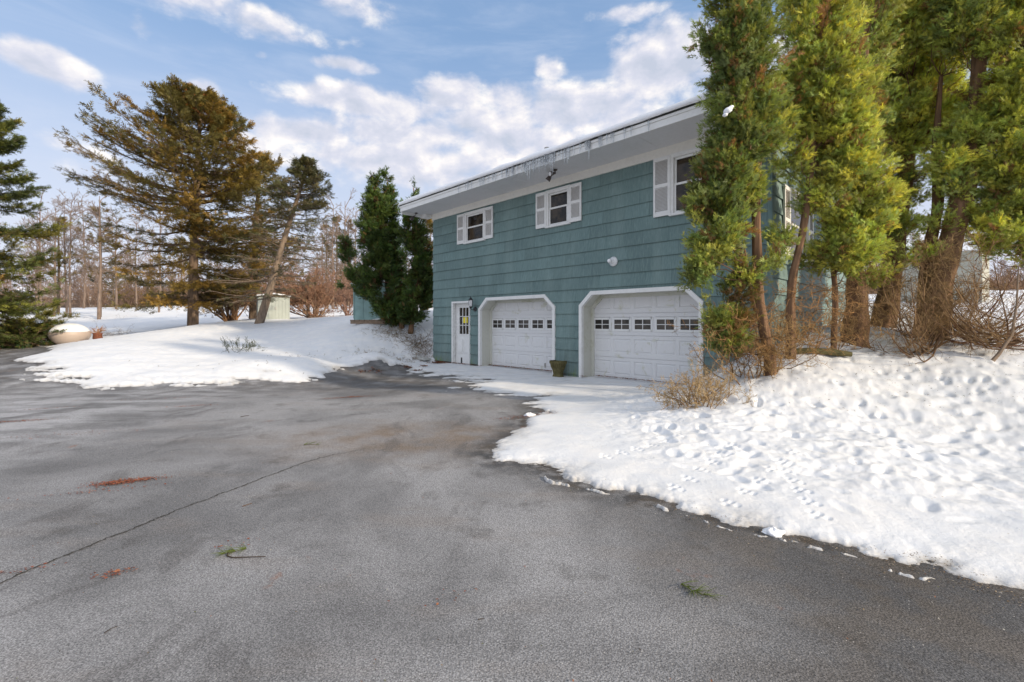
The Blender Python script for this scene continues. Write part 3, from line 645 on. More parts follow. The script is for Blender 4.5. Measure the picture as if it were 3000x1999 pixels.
# garage openings
def garage(g, key):
    prof = [(g['xl'], -.05), (g['xl'], g['zs']), (g['xtl'], g['zt']), (g['xtr'], g['zt']), (g['xr'], g['zs']), (g['xr'], -.05)]
    zf = hz(1437, 1073, RC)
    # casing on the face
    def off(pts, t):
        out = []
        for i, p in enumerate(pts):
            ns = []
            for j in (i - 1, i):
                if 0 <= j < len(pts) - 1:
                    dx, dz = pts[j + 1][0] - pts[j][0], pts[j + 1][1] - pts[j][1]; L = math.hypot(dx, dz); ns.append((-dz / L, dx / L))
            mx, mz = sum(n[0] for n in ns), sum(n[1] for n in ns); q = mx * mx + mz * mz; k = t * len(ns) / q if len(ns) == 1 else 2 * t / q
            out.append((p[0] + mx * k, p[1] + mz * k))
        return out
    o_, i_ = off(prof, .045), off(prof, -.045)
    mb = MB(); y0, y1 = -.055, -.003
    for k in range(5):
        mb.poly([(i_[k][0], y0, i_[k][1]), (i_[k + 1][0], y0, i_[k + 1][1]), (o_[k + 1][0], y0, o_[k + 1][1]), (o_[k][0], y0, o_[k][1])], True)
        mb.poly([(o_[k][0], y0, o_[k][1]), (o_[k + 1][0], y0, o_[k + 1][1]), (o_[k + 1][0], y1, o_[k + 1][1]), (o_[k][0], y1, o_[k][1])], True)
        mb.poly([(i_[k][0], y0, i_[k][1]), (i_[k + 1][0], y0, i_[k + 1][1]), (i_[k + 1][0], .03, i_[k + 1][1]), (i_[k][0], .03, i_[k][1])])
    mb.build('door_casing', M['white'], H)
    mb = MB()
    j_ = off(prof, -.04)
    for k in range(5): mb.poly([(j_[k][0], .03, j_[k][1]), (j_[k + 1][0], .03, j_[k + 1][1]), (j_[k + 1][0], RC + .05, j_[k + 1][1]), (j_[k][0], RC + .05, j_[k][1])])
    m2 = off(prof, -.12)
    for k in range(5):
        mb.poly([(m2[k][0], RC - .03, m2[k][1]), (m2[k + 1][0], RC - .03, m2[k + 1][1]), (j_[k + 1][0], RC - .03, j_[k + 1][1]), (j_[k][0], RC - .03, j_[k][1])], True)
        mb.poly([(m2[k][0], RC - .03, m2[k][1]), (m2[k + 1][0], RC - .03, m2[k + 1][1]), (m2[k + 1][0], RC + .04, m2[k + 1][1]), (m2[k][0], RC + .04, m2[k][1])])
    mb.build('door_jamb', M['jamb'], H)
    xl, xr = g['xl'] - .02, g['xr'] + .02; ncol = 5; sec = .5334; zb = .02
    mb = MB(); mb.box(xl, xr, RC + .03, RC + .06, zb, zb + 4 * sec + .3)
    px0 = hx(1737 if key == 2 else 1440, RC) - .0; pw = .562
    cols = [px0 + .045 + k * pw for k in range(6) if px0 + .045 + k * pw < xr - .1]
    y = RC + .008
    for r in range(5):
        z0 = zb + r * sec + (0.004 if r else 0); z1 = zb + (r + 1) * sec - .004
        if r == 4: z1 = z0 + .25
        inn = []
        if r < 4:
            for x_ in cols:
                x1 = min(x_ + pw - .09, xr - .02)
                if x1 - x_ > .08: inn.append((x_, x1))
        a, b = z0 + .11, z1 - .085
        cur = xl
        for (p0, p1) in inn:
            mb.poly([(cur, y, a), (p0, y, a), (p0, y, b), (cur, y, b)]); cur = p1
        if inn:
            mb.poly([(cur, y, a), (xr, y, a), (xr, y, b), (cur, y, b)]); mb.poly([(xl, y, z0), (xr, y, z0), (xr, y, a), (xl, y, a)]); mb.poly([(xl, y, b), (xr, y, b), (xr, y, z1), (xl, y, z1)])
        else: mb.poly([(xl, y, z0), (xr, y, z0), (xr, y, z1), (xl, y, z1)])
        mb.poly([(xl, y, z0), (xl, y + .02, z0), (xr, y + .02, z0), (xr, y, z0)]); mb.poly([(xl, y, z1), (xr, y, z1), (xr, y + .02, z1), (xl, y + .02, z1)])
        for (p0, p1) in inn:
            rs = [(0, 0), (.014, .015), (.05, .002)]
            for (i0, d0), (i1, d1) in zip(rs[:-1], rs[1:]):
                A_ = [(p0 + i0, y + d0, a + i0), (p1 - i0, y + d0, a + i0), (p1 - i0, y + d0, b - i0), (p0 + i0, y + d0, b - i0)]
                B_ = [(p0 + i1, y + d1, a + i1), (p1 - i1, y + d1, a + i1), (p1 - i1, y + d1, b - i1), (p0 + i1, y + d1, b - i1)]
                for q in range(4): mb.poly([A_[q], A_[(q + 1) % 4], B_[(q + 1) % 4], B_[q]])
            mb.poly(B_)
    gd = mb.build('garage_door', M['gdoor'], H)
    z0 = zb + 2 * sec
    for x_ in cols:
        x1 = min(x_ + pw - .09, xr - .02); xe = x_ + pw - .09; a, b = z0 + .10, z0 + .43
        if x1 - x_ < .1: continue
        mb = MB(); e = .05; yw = y - .014; cut = x1 < xe - .01
        mb.box(x_ - .02, x1, yw, y + .01, a, a + e); mb.box(x_ - .02, x1, yw, y + .01, b - e, b); mb.box(x_ - .02, x_ + e - .02, yw, y + .01, a + e, b - e)
        if not cut: mb.box(x1 - e + .02, x1 + .02, yw, y + .01, a, b)
        xm = (x_ + xe) / 2
        if xm < x1: mb.box(xm - .009, xm + .009, yw + .003, y + .01, a + e, b - e)
        mb.box(x_ + e - .02, x1 - (0 if cut else e - .02), yw + .004, y + .01, (a + b) / 2 - .008, (a + b) / 2 + .008)
        wo = mb.build('door_window', M['white'], gd)
        mb = MB(); mb.box(x_ + e - .022, x1 - (.002 if cut else e - .022), y - .004, y + .006, a + e - .002, b - e + .002); mb.build('window_pane', M['gglass'], gd)
    if key == 1:
        mb = MB(); mb.box(cols[3] + pw - .06, cols[3] + pw - .03, y - .03, y, .14, .26); mb.build('handle', M['metal'], gd)
    mb = MB(); mb.box(xl, xr, RC - .02, RC + .03, -.02, .028); mb.build('bottom_seal', M['groove'], H)
garage(g1p, 1); garage(g2p, 2)
# entry door
mb = MB(); e = .07
x0, x1, zt_ = dop['xl'], dop['xr'], dop['zt']
mb.box(x0 - .02, x0 + e - .02, -.055, .03, -.02, zt_ + .03); mb.box(x1 - .02, x1 + .02, -.055, .03, -.02, zt_ + .03); mb.box(x0 + e - .02, x1 - .02, -.055, .03, zt_ - .03, zt_ + .03)
mb.box(x0 + .01, x0 + .03, .03, .14, 0, zt_); mb.box(x0 + .03, x1, .03, .14, zt_ - .02, zt_); mb.box(x1 - .02, x1, .03, .14, 0, zt_)
mb.build('door_casing', M['white'], H)
dx0, dx1, yd = x0 + .032, x1 - .021, .085; dz1 = zt_ - .022; gz0, gz1 = hz(1358, 979, yd), hz(1358, 902, yd); gx0, gx1 = hx(1346.5, yd), hx(1374, yd)
mb = MB()
mb.box(dx0, gx0, yd, yd + .04, .03, dz1); mb.box(gx1, dx1, yd, yd + .04, .03, dz1); mb.box(gx0, gx1, yd, yd + .04, .03, gz0); mb.box(gx0, gx1, yd, yd + .04, gz1, dz1)
for a, b in ((gx0 - .03, gx0), (gx1, min(gx1 + .03, dx1))): mb.box(a, b, yd - .012, yd - .001, gz0 - .03, gz1 + .03)
mb.box(gx0, gx1, yd - .012, yd - .001, gz0 - .03, gz0); mb.box(gx0, gx1, yd - .012, yd - .001, gz1, gz1 + .03)
for k in (1, 2):
    xm = gx0 + (gx1 - gx0) * k / 3; mb.box(xm - .01, xm + .01, yd - .008, yd + .02, gz0, gz1)
    zm = gz0 + (gz1 - gz0) * k / 3; mb.box(gx0, gx1, yd - .007, yd + .02, zm - .01, zm + .01)
for k in range(2):
    a = dx0 + .1 + k * (dx1 - dx0 - .16) / 2; b = a + (dx1 - dx0 - .26) / 2; mb.box(a, b, yd - .01, yd - .001, .38, gz0 - .18); mb.box(a + .03, b - .03, yd - .018, yd - .009, .42, gz0 - .22)
ed = mb.build('entry_door', M['white'], H, bevel=.003)
mb = MB(); mb.box(gx0, gx1, yd + .022, yd + .028, gz0, gz1); mb.build('door_pane', M['glass'], ed)
mb = MB(); mb.box(gx0 + (gx1 - gx0) * .36, gx0 + (gx1 - gx0) * .80, yd + .016, yd + .0215, gz0 + (gz1 - gz0) * .42, gz0 + (gz1 - gz0) * .64); mb.build('yellow_notice', M['yellow'], ed)
mb = MB(); mb.tube([(dx1 - .05, yd - .01, .98), (dx1 - .05, yd - .05, .95), (dx1 - .05, yd - .055, .85), (dx1 - .05, yd - .05, .76), (dx1 - .05, yd - .01, .73)], .011, 8); mb.box(dx1 - .07, dx1 - .035, yd - .012, yd, .88, 1.03); mb.build('handle', M['black'], ed)
mb = MB(); mb.box(gx0 + .08, gx0 + .14, yd - .012, yd, .06, .25); mb.build('pet_latch', M['black'], ed)
# carriage lantern
lx = hx(1394); lz = hz(1394, 906); mb = MB(); mb.lathe([(.075, -.02), (.07, -.045), (.03, -.055)], 16, (lx, 0, lz), 'y')
mb.tube([(lx, -.05, lz), (lx, -.13, lz - .03), (lx - .02, -.19, lz + .01), (lx - .02, -.19, lz + .06)], .011, 8)
lc = (lx - .02, -.19, lz + .06)
mb.lathe([(.015, -.04), (.05, 0), (.055, .02)], 6, lc); mb.lathe([(.075, .21), (.055, .25), (.02, .29), (.008, .33)], 6, lc)
for k in range(6):
    a = k * math.pi / 3; mb.tube([(lc[0] + .05 * math.cos(a), lc[1] + .05 * math.sin(a), lc[2] + .02), (lc[0] + .068 * math.cos(a), lc[1] + .068 * math.sin(a), lc[2] + .215)], .006, 4)
lt = mb.build('wall_lantern', M['black'], H); mb = MB(); mb.lathe([(.045, .02), (.06, .21)], 6, lc); mb.build('lantern_glass', M['bulb'], lt)
# round jar light between the storeys
jx, jz = hx(1799), hz(1799, 767); mb = MB(); mb.lathe([(.115, -.026), (.115, -.04), (.07, -.07), (.05, -.09), (.045, -.13)], 24, (jx, 0, jz), 'y'); jl = mb.build('wall_light', M['bulb'], H, smooth=True)
mb = MB(); mb.lathe([(.02, -.13), (.045, -.15), (.055, -.19), (.04, -.225), (.01, -.235)], 16, (jx, 0, jz), 'y'); mb.build('light_bulb', M['bulb'], jl, smooth=True)
# eave floodlights
def flood(x, y, z, dirs, parent):
    mb = MB(); mb.lathe([(.05, 0), (.05, -.025), (.02, -.035)], 14, (x, y, z)); base = mb.build('floodlight', M['brown'], parent)
    for dx, dy, dz, ox in dirs:
        d_ = Vector((dx, dy, dz)).normalized(); p0 = Vector((x, y, z - .03)); p1 = Vector((x + ox, y - .02, z - .10))
        prof_ = [(0, .022), (.05, .03), (.10, .055), (.17, .068), (.175, .058)]
        mb = MB(); mb.tube([p0, (p0 + p1) / 2 + Vector((0, 0, -.01)), p1], .009, 6); mb.tube([p1 + d_ * a for a, _ in prof_], [r for _, r in prof_], 16); mb.build('lamp_head', M['brown'], base, smooth=True)
        q = p1 + d_ * .168; mb = MB(); mb.tube([q, q + d_ * .012], [.056, .045], 16); b0 = len(mb.v); mb.f.append(list(range(b0 - 16, b0))); mb.build('lens', M['bulb'], base)
fy = -.62; flood(hx(1627, fy), fy, ZE - .005, [(-.55, -.25, -.75, -.10), (-.25, -1, -.25, .02)], H)
flood(-.16, -.60, ZE - .005, [(-.5, -.4, -.6, -.08)], H)
# leaning snow shovel board / step at the left corner
# ------------------------------------------------------------------ objects by the house
q = HW(hx(1641, -.2), -.28)
pl = empty('planter', (q[0], q[1], T1(*q) + .01), HANG); pl.scale = (.82, .82, .82); tag(pl, 'mossy brown stone planter with scalloped foot between the two garage doors', 'planter')
mb = MB(); prof_ = [(.0, .16), (.10, .13), (.22, .155), (.34, .20), (.42, .215), (.425, .235), (.50, .235)]
for (h0, r0), (h1, r1) in zip(prof_[:-1], prof_[1:]):
    A_ = [(-r0, -r0 * .6, h0), (r0, -r0 * .6, h0), (r0, r0 * .6, h0), (-r0, r0 * .6, h0)]; B_ = [(-r1, -r1 * .6, h1), (r1, -r1 * .6, h1), (r1, r1 * .6, h1), (-r1, r1 * .6, h1)]
    for k in range(4): mb.poly([A_[k], A_[(k + 1) % 4], B_[(k + 1) % 4], B_[k]])
mb.poly([(-.2, -.11, .46), (.2, -.11, .46), (.2, .11, .46), (-.2, .11, .46)])
for a, b in ((-.235, -.20), (.20, .235)): mb.box(a, b, -.14, .14, .501, .515)
mb.build('body', M['stone'], pl, bevel=.008)
mb = MB(); 
for k in range(5): mb.box(-.17 + k * .075, -.135 + k * .075, -.15, -.128, .30, .42)
mb.build('carved_flutes', M['stone'], pl, bevel=.006)
q = HW(-.12, -.35); zz_ = T1(*q)
mb = MB(); mb.box(-.28, .3, -.16, .12, 0, .07); o = mb.build('splash_block', M['concrete'], bevel=.01); o.location = (q[0], q[1], zz_ + .05); o.rotation_euler = (0, .06, HANG); tag(o, 'pale concrete splash block at the left corner of the house', 'splash block')
# leaf litter along the walls (countless scraps)
def scatter(name, pts, size, colr, label, cat, flat=.3, matk='twig'):
    n = len(pts); pts = np.array(pts, float); z = terr(pts[:, 0], pts[:, 1])
    dS = snow_d(pts[:, 0], pts[:, 1]); z = z + np.where(dS > 0, np.where(dS > .3, .065, .03), .004)
    a = rng.uniform(0, 6.28, n); d_ = np.c_[np.cos(a), np.sin(a), rng.uniform(-.1, flat, n)]; up = np.c_[rng.normal(0, .35, n), rng.normal(0, .35, n), np.ones(n)]
    V0 = np.array([(-.5, 0, 0), (0, .28, .1), (.5, 0, 0), (0, -.28, .05)]); F0 = np.array([(0, 1, 2, 3)])
    cc = np.array(colr)[rng.integers(0, len(colr), n)] * rng.uniform(.7, 1.3, (n, 1))
    ac = Acc(); ac.cards((V0, F0), np.c_[pts, z + .006], d_, up, rng.uniform(.5, 1.3, n) * size, cc)
    o = ac.build(name, M[matk]); tag(o, label, cat, kind='stuff'); return o
RED = [(.20, .06, .03), (.27, .10, .05), (.13, .05, .03), (.22, .13, .08)]
pts = []
for s0, s1, n in ((.15, 1.2, 260), (1.2, 2.4, 320), (2.5, 5.8, 1100), (5.2, 5.9, 200), (6.4, 9.5, 500)):
    for k in range(n):
        s = random.uniform(s0, s1); r = -abs(random.gauss(0, .05)) + .0
        if 2.6 < s < 5.6 or 6.6 < s < 9.3: r += RC - .03 - .0
        pts.append(HW(s, r))
o = scatter('leaf_litter', pts, .05, RED, 'brown dead leaves blown against the foot of the wall', 'leaves'); 
pts = []
for (X, Y, rx, n) in ((1285, 1068, .28, 420), (1240, 1078, .14, 80), (1190, 1080, .2, 60), (1225, 1086, .12, 60), (1100, 1090, .2, 60), (1060, 1092, .15, 40)):
    c0 = PG(X, Y, 0)
    for k in range(n): pts.append((c0[0] + random.gauss(0, rx * .55), c0[1] + random.gauss(0, rx * .5)))
scatter('leaf_litter', pts, .06, RED, 'rusty leaf piles in the snow near the entry door', 'leaves')
# driveway debris: pine needle drifts
pts = []
for (X, Y, rx, ry, n) in ((368, 1413, .12, .045, 800), (290, 1440, .2, .03, 90), (330, 1684, .045, .03, 70), (60, 1675, .08, .02, 40), (1025, 1163, .22, .06, 500), (30, 1237, .22, .05, 380), (565, 1190, .18, .05, 150), (130, 1196, .2, .05, 120), (200, 1275, .4, .08, 120), (475, 1165, .4, .06, 130), (1540, 1222, .25, .08, 400), (1330, 1745, .12, .05, 16), (700, 1595, .10, .04, 14)):
    c0 = PG(X, Y, 0); 
    for k in range(n):
        u_, v_ = random.gauss(0, 1), random.gauss(0, 1); pts.append((c0[0] + u_ * rx + v_ * .3 * ry, c0[1] + v_ * ry + u_ * rx * .35))
scatter('needle_drift', pts, .018, [(.22, .065, .035), (.15, .05, .03), (.26, .11, .06)], 'small drifts of rust red pine needles on the asphalt', 'needles', .15)
pts = [(random.uniform(-6, 4), random.uniform(1.6, 9)) for k in range(1700)]
pts = [p for p in pts if dist_poly(np.array([p[0]]), np.array([p[1]]), dpoly)[0] < -.05]
scatter('debris', pts, .011, [(.05, .035, .025), (.20, .15, .09), (.45, .42, .36), (.20, .08, .04), (.12, .12, .05)], 'tiny scattered scraps of bark, grit and needles on the asphalt', 'debris', .15)
pts = []
for k in range(800):
    i_ = random.randrange(41, 52); a_, b_ = dpoly[i_], dpoly[i_ + 1]; t_ = random.random(); q_ = a_ + (b_ - a_) * t_; pts.append((q_[0] - abs(random.gauss(.0, .16)) * .5, q_[1] - abs(random.gauss(.02, .16))))
scatter('debris', pts, .010, [(.06, .04, .025), (.16, .10, .05), (.30, .24, .17)], 'brown grit and needles washed along the melting edge of the right snow bank', 'debris', .15)
pts = [(p[0], p[1]) for p in (np.array((random.uniform(3.2, 9.5), random.uniform(5.5, 9.5))) for k in range(1500)) if p[1] > 5.2 + .05 * p[0]]
scatter('debris', pts, .022, [(.06, .04, .025), (.12, .08, .04), (.10, .10, .03)], 'twig scraps and needles littering the snow under the tall evergreens', 'debris', .3)
# crack in the asphalt
cp = [PG(X, Y, 0) for X, Y in ((-300, 1820), (0, 1702), (200, 1618), (420, 1534), (560, 1478), (666, 1440), (800, 1390), (900, 1353), (967, 1334), (1040, 1322), (1100, 1316))]
pts = []
for a, b in zip(cp[:-1], cp[1:]):
    for k in range(26): t_ = k / 26; pts.append(a + (b - a) * t_)
pts = np.array(pts); n = len(pts); ww = .0055 * (1 - np.linspace(0, 1, n) ** 4) * rng.uniform(.3, 1.5, n) + .0008
off = np.cumsum(rng.normal(0, .0028, n)); off -= np.linspace(0, off[-1], n); off += rng.normal(0, .004, n)
tn = norm(np.gradient(pts, axis=0)); nn = np.c_[-tn[:, 1], tn[:, 0], np.zeros(n)]
zc = terr(pts[:, 0], pts[:, 1]) + .004
Lp = pts + nn * (off + ww)[:, None]; Rp = pts + nn * (off - ww)[:, None]; Lp[:, 2] = zc; Rp[:, 2] = zc
V = np.empty((2 * n, 3)); V[::2] = Lp; V[1::2] = Rp; i = np.arange(n - 1) * 2
mesh_np('pavement_crack', V, np.stack([i, i + 1, i + 3, i + 2], -1), M['crack'])['kind'] = 'structure'

# ------------------------------------------------------------------ small twigs on the asphalt
def twig(pts, r, name, label, cat, colr=(.05, .035, .025), needles=0, ncol=(.12, .16, .03)):
    pts = np.array(pts, float); o0 = pts[0].copy(); loc = (o0[0], o0[1], T1(o0[0], o0[1]))
    P0 = pts - o0; root = empty(name, loc); tag(root, label, cat)
    ac = Acc(); ac.tubes(P0[None] + np.array([0, 0, r + .003]), np.linspace(r, r * .6, len(P0))[None], 6, np.array(colr)); ac.build('stem', M['bark'], root, True)
    if needles:
        i = rng.integers(0, len(P0), needles); a = rng.uniform(-1.2, 1.2, needles) + math.atan2(*(P0[-1] - P0[0])[[1, 0]])
        st = P0[i] + np.array([0, 0, .008]); L = rng.uniform(.05, .09, needles)
        en = st + np.c_[np.cos(a) * L, np.sin(a) * L, rng.uniform(-.004, .03, needles)]
        ac = Acc(); ac.tubes(np.stack([st, (st + en) / 2 + [0, 0, .004], en], 1), np.tile([.0013, .0012, .0006], (needles, 1)), 3, np.array(ncol) * rng.uniform(.6, 1.4, (needles, 1))); ac.build('needles', M['needle'], root)
def pxs(L, z=0): return [PG(X, Y, z) for X, Y in L]
twig(pxs([(668, 1622), (665, 1632), (680, 1637), (720, 1636), (778, 1634)]), .004, 'twig', 'dark curved twig lying on the asphalt below a green sprig', 'twig')
twig(pxs([(722, 1610), (690, 1618), (660, 1625)]), .002, 'pine_sprig', 'green pine sprig beside the curved dark twig', 'sprig', (.10, .09, .03), 46)
twig(pxs([(1995, 1715), (2015, 1722), (2030, 1735)]), .002, 'pine_sprig', 'green pine needle tuft on the dark asphalt near the snow bank', 'sprig', (.10, .09, .03), 34)
twig(pxs([(2040, 1735), (2060, 1745), (2080, 1750)]), .002, 'pine_sprig', 'smaller sparse needle tuft just right of the green tuft', 'sprig', (.10, .09, .03), 14)
twig(pxs([(890, 1305), (905, 1303), (925, 1305)]), .003, 'pine_sprig', 'short green sprig near the far end of the crack', 'sprig', (.10, .09, .03), 16)
twig(pxs([(710, 1486), (722, 1482), (738, 1477)]), .003, 'twig', 'short brown twig on the asphalt right of the crack', 'twig', (.12, .06, .03))
twig(pxs([(705, 1223), (720, 1220), (730, 1219)]), .004, 'twig', 'tiny dark twig far out on the pale asphalt', 'twig')
twig(pxs([(1640, 1378), (1600, 1371), (1570, 1360), (1545, 1362)]), .003, 'twig', 'thin dark twig poking out of the snow bank tip', 'twig')
twig(pxs([(305, 1858), (325, 1845), (345, 1838)]), .002, 'twig', 'thin dark twig in the lower left foreground', 'twig')
twig(pxs([(1400, 1818), (1418, 1815)]), .002, 'twig', 'tiny twig bit in the middle foreground', 'twig')
for (X, Y, r, lb) in ((1552, 1219, .06, 'small lump of snow fallen on the asphalt beside the bank'), (2268, 1565, .05, 'dirty snow lump in the crust along the right bank')):
    c0 = PG(X, Y, 0); bm_ = MB()
    ac = []
    for i in range(7):
        for j in range(14):
            th = i / 6 * math.pi / 2; ph = j / 14 * 6.283; rr = r * (1 + .25 * math.sin(3 * ph + i) + .1 * math.sin(7 * ph)); bm_.v.append((rr * math.cos(th) * math.cos(ph) * 1.4, rr * math.cos(th) * math.sin(ph), rr * .7 * math.sin(th)))
    for i in range(6):
        for j in range(14): bm_.f.append([i * 14 + j, i * 14 + (j + 1) % 14, (i + 1) * 14 + (j + 1) % 14, (i + 1) * 14 + j])
    o = bm_.build('snow_lump', M['snowcap'], smooth=True); o.location = c0; tag(o, lb, 'snow lump')

# ------------------------------------------------------------------ vegetation builders
def curve(pts, K):
    pts = np.asarray(pts, float); n = len(pts); t = np.linspace(0, n - 1, K); i = np.minimum(t.astype(int), n - 2); f = (t - i)[:, None]
    p0 = pts[np.maximum(i - 1, 0)]; p1 = pts[i]; p2 = pts[i + 1]; p3 = pts[np.minimum(i + 2, n - 1)]
    return .5 * ((2 * p1) + (-p0 + p2) * f + (2 * p0 - 5 * p1 + 4 * p2 - p3) * f ** 2 + (-p0 + 3 * p1 - 3 * p2 + p3) * f ** 3)
def polyat(path, t):
    K = len(path); u = np.clip(t, 0, 1) * (K - 1); i = np.minimum(u.astype(int), K - 2); f = (u - i)[:, None]; return path[i] * (1 - f) + path[i + 1] * f
GREEN = 2.8 * np.array([(.072, .090, .020), (.088, .104, .022), (.056, .080, .022), (.104, .110, .024), (.070, .086, .030)])
def thuja(name, base, path, rads, prof, nl, ns, size, label, cat='evergreen', group=None, rise=.9, tint=(1, 1, 1), dead=.03, asym=(0, 0), lo=.12, spread=.105, density=1.0):
    """path: trunk points relative to base; prof: list of (t, radius); nl limbs, ns sprays each"""
    root = empty(name, base); tag(root, label, cat, group)
    K = 26; path = curve(path, K); rr = np.interp(np.linspace(0, 1, K), np.linspace(0, 1, len(rads)), rads) * (1 + .06 * np.sin(np.arange(K) * 1.9))
    ac = Acc(); ac.tubes(path[None], rr[None], 10, np.array((.11, .065, .04)))
    # buttress strands
    for k in range(4):
        a = k * 1.6 + .4; q = path.copy(); q[:, 0] += rr * .55 * np.cos(a); q[:, 1] += rr * .55 * np.sin(a); ac.tubes(q[None, :16], (rr * np.linspace(.75, .5, K))[None, :16], 7, np.array((.125, .075, .045)))
    ac.build('trunk', M['bark'], root, True)
    t = lo + (1 - lo) * rng.random(nl) ** .92; az_ = rng.uniform(0, 2 * np.pi, nl)
    pr = np.interp(t, [p[0] for p in prof], [p[1] for p in prof]) * rng.uniform(.72, 1.10, nl) * (1 + asym[0] * np.cos(az_) + asym[1] * np.sin(az_))
    L = path[-1, 2]; start = polyat(path, t)
    hd = np.c_[np.cos(az_), np.sin(az_), np.zeros(nl)]
    up = pr * rise * rng.uniform(.6, 1.3, nl)
    q = np.linspace(0, 1, 6)[None, :, None]
    Pb = start[:, None] + hd[:, None] * pr[:, None, None] * q ** .8 + np.array([0, 0, 1.]) * up[:, None, None] * (q ** 1.8 - .12 * np.sin(q * 3.1))
    Pb = Pb + rng.normal(0, .02, Pb.shape) * (q > 0)
    rb = (.012 + .012 * pr[:, None]) * (1 - .8 * np.linspace(0, 1, 6))[None] * (1.2 - t[:, None] * .5)
    ac = Acc(); ac.tubes(Pb, rb, 4, np.array((.10, .065, .04)))
    ac.build('branches', M['bark'], root, True)
    cl = GREEN[rng.integers(0, 5, nl)] * rng.uniform(.55, 1.5, (nl, 1)) * np.array(tint)
    br = rng.random(nl) < dead; cl[br] = np.array((.13, .07, .03)) * rng.uniform(.6, 1.2, (br.sum(), 1))
    nc = max(4, ns // 17); k = np.repeat(np.arange(nl), nc); n = len(k)
    u = .28 + .78 * rng.random(n) ** .7
    i = np.minimum((u * 5).astype(int), 4); f = (u * 5 - i)[:, None]
    cpos = Pb[k, i] * (1 - f) + Pb[k, i + 1] * f
    loc_ = rng.normal(0, 1, (n, 3)) * np.array((spread, spread, spread * 1.3)) * 1.25 * np.minimum(1, pr[k] / .7)[:, None]
    cpos = cpos + loc_
    cdir = norm(norm(loc_) * .5 + hd[k] * .65 + np.array([0, 0, .45]) + rng.normal(0, .3, (n, 3)))
    ccol = cl[k] * rng.uniform(.6, 1.45, (n, 1)) * (1 + rng.normal(0, .10, (n, 3)))
    j = np.repeat(np.arange(n), 20); m2 = len(j)
    pos = cpos[j] + cdir[j] * (rng.random((m2, 1)) * size * 2.6) + rng.normal(0, size * .48, (m2, 3)) * np.array((1, 1, .6))
    dr = cdir[j] + rng.normal(0, .42, (m2, 3))
    upv = np.cross(dr, rng.normal(0, 1, (m2, 3)))
    sz = size * rng.uniform(.6, 1.3, m2)
    col = ccol[j] * rng.uniform(.8, 1.25, (m2, 1))
    yb = rng.random(m2) < .02; col[yb] = np.array((.18, .12, .04))
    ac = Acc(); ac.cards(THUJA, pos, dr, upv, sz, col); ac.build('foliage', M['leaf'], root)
    return root
def fan3(leaf):
    V = []; Fq = []
    for t, a, L, wd, lift in leaf:
        c_, s_ = math.cos(a), math.sin(a); b = len(V)
        V += [(t + s_ * wd - c_ * .06, -c_ * wd - s_ * .06, 0), (t + c_ * L, s_ * L, lift), (t - s_ * wd, c_ * wd, lift * .3)]; Fq.append((b, b + 1, b + 2))
    return np.array(V, float), np.array(Fq)
PLUME = fan3([(0, 0, 1.15, .07, .10), (.10, .55, .72, .062, -.14), (.14, -.55, .72, .062, .12), (.38, .50, .58, .055, .14), (.42, -.52, .58, .055, -.14), (.66, .40, .45, .05, 0), (.66, -.3, .45, .05, .1), (.0, 1.0, .52, .06, .14), (.0, -1.0, .52, .06, -.1)])
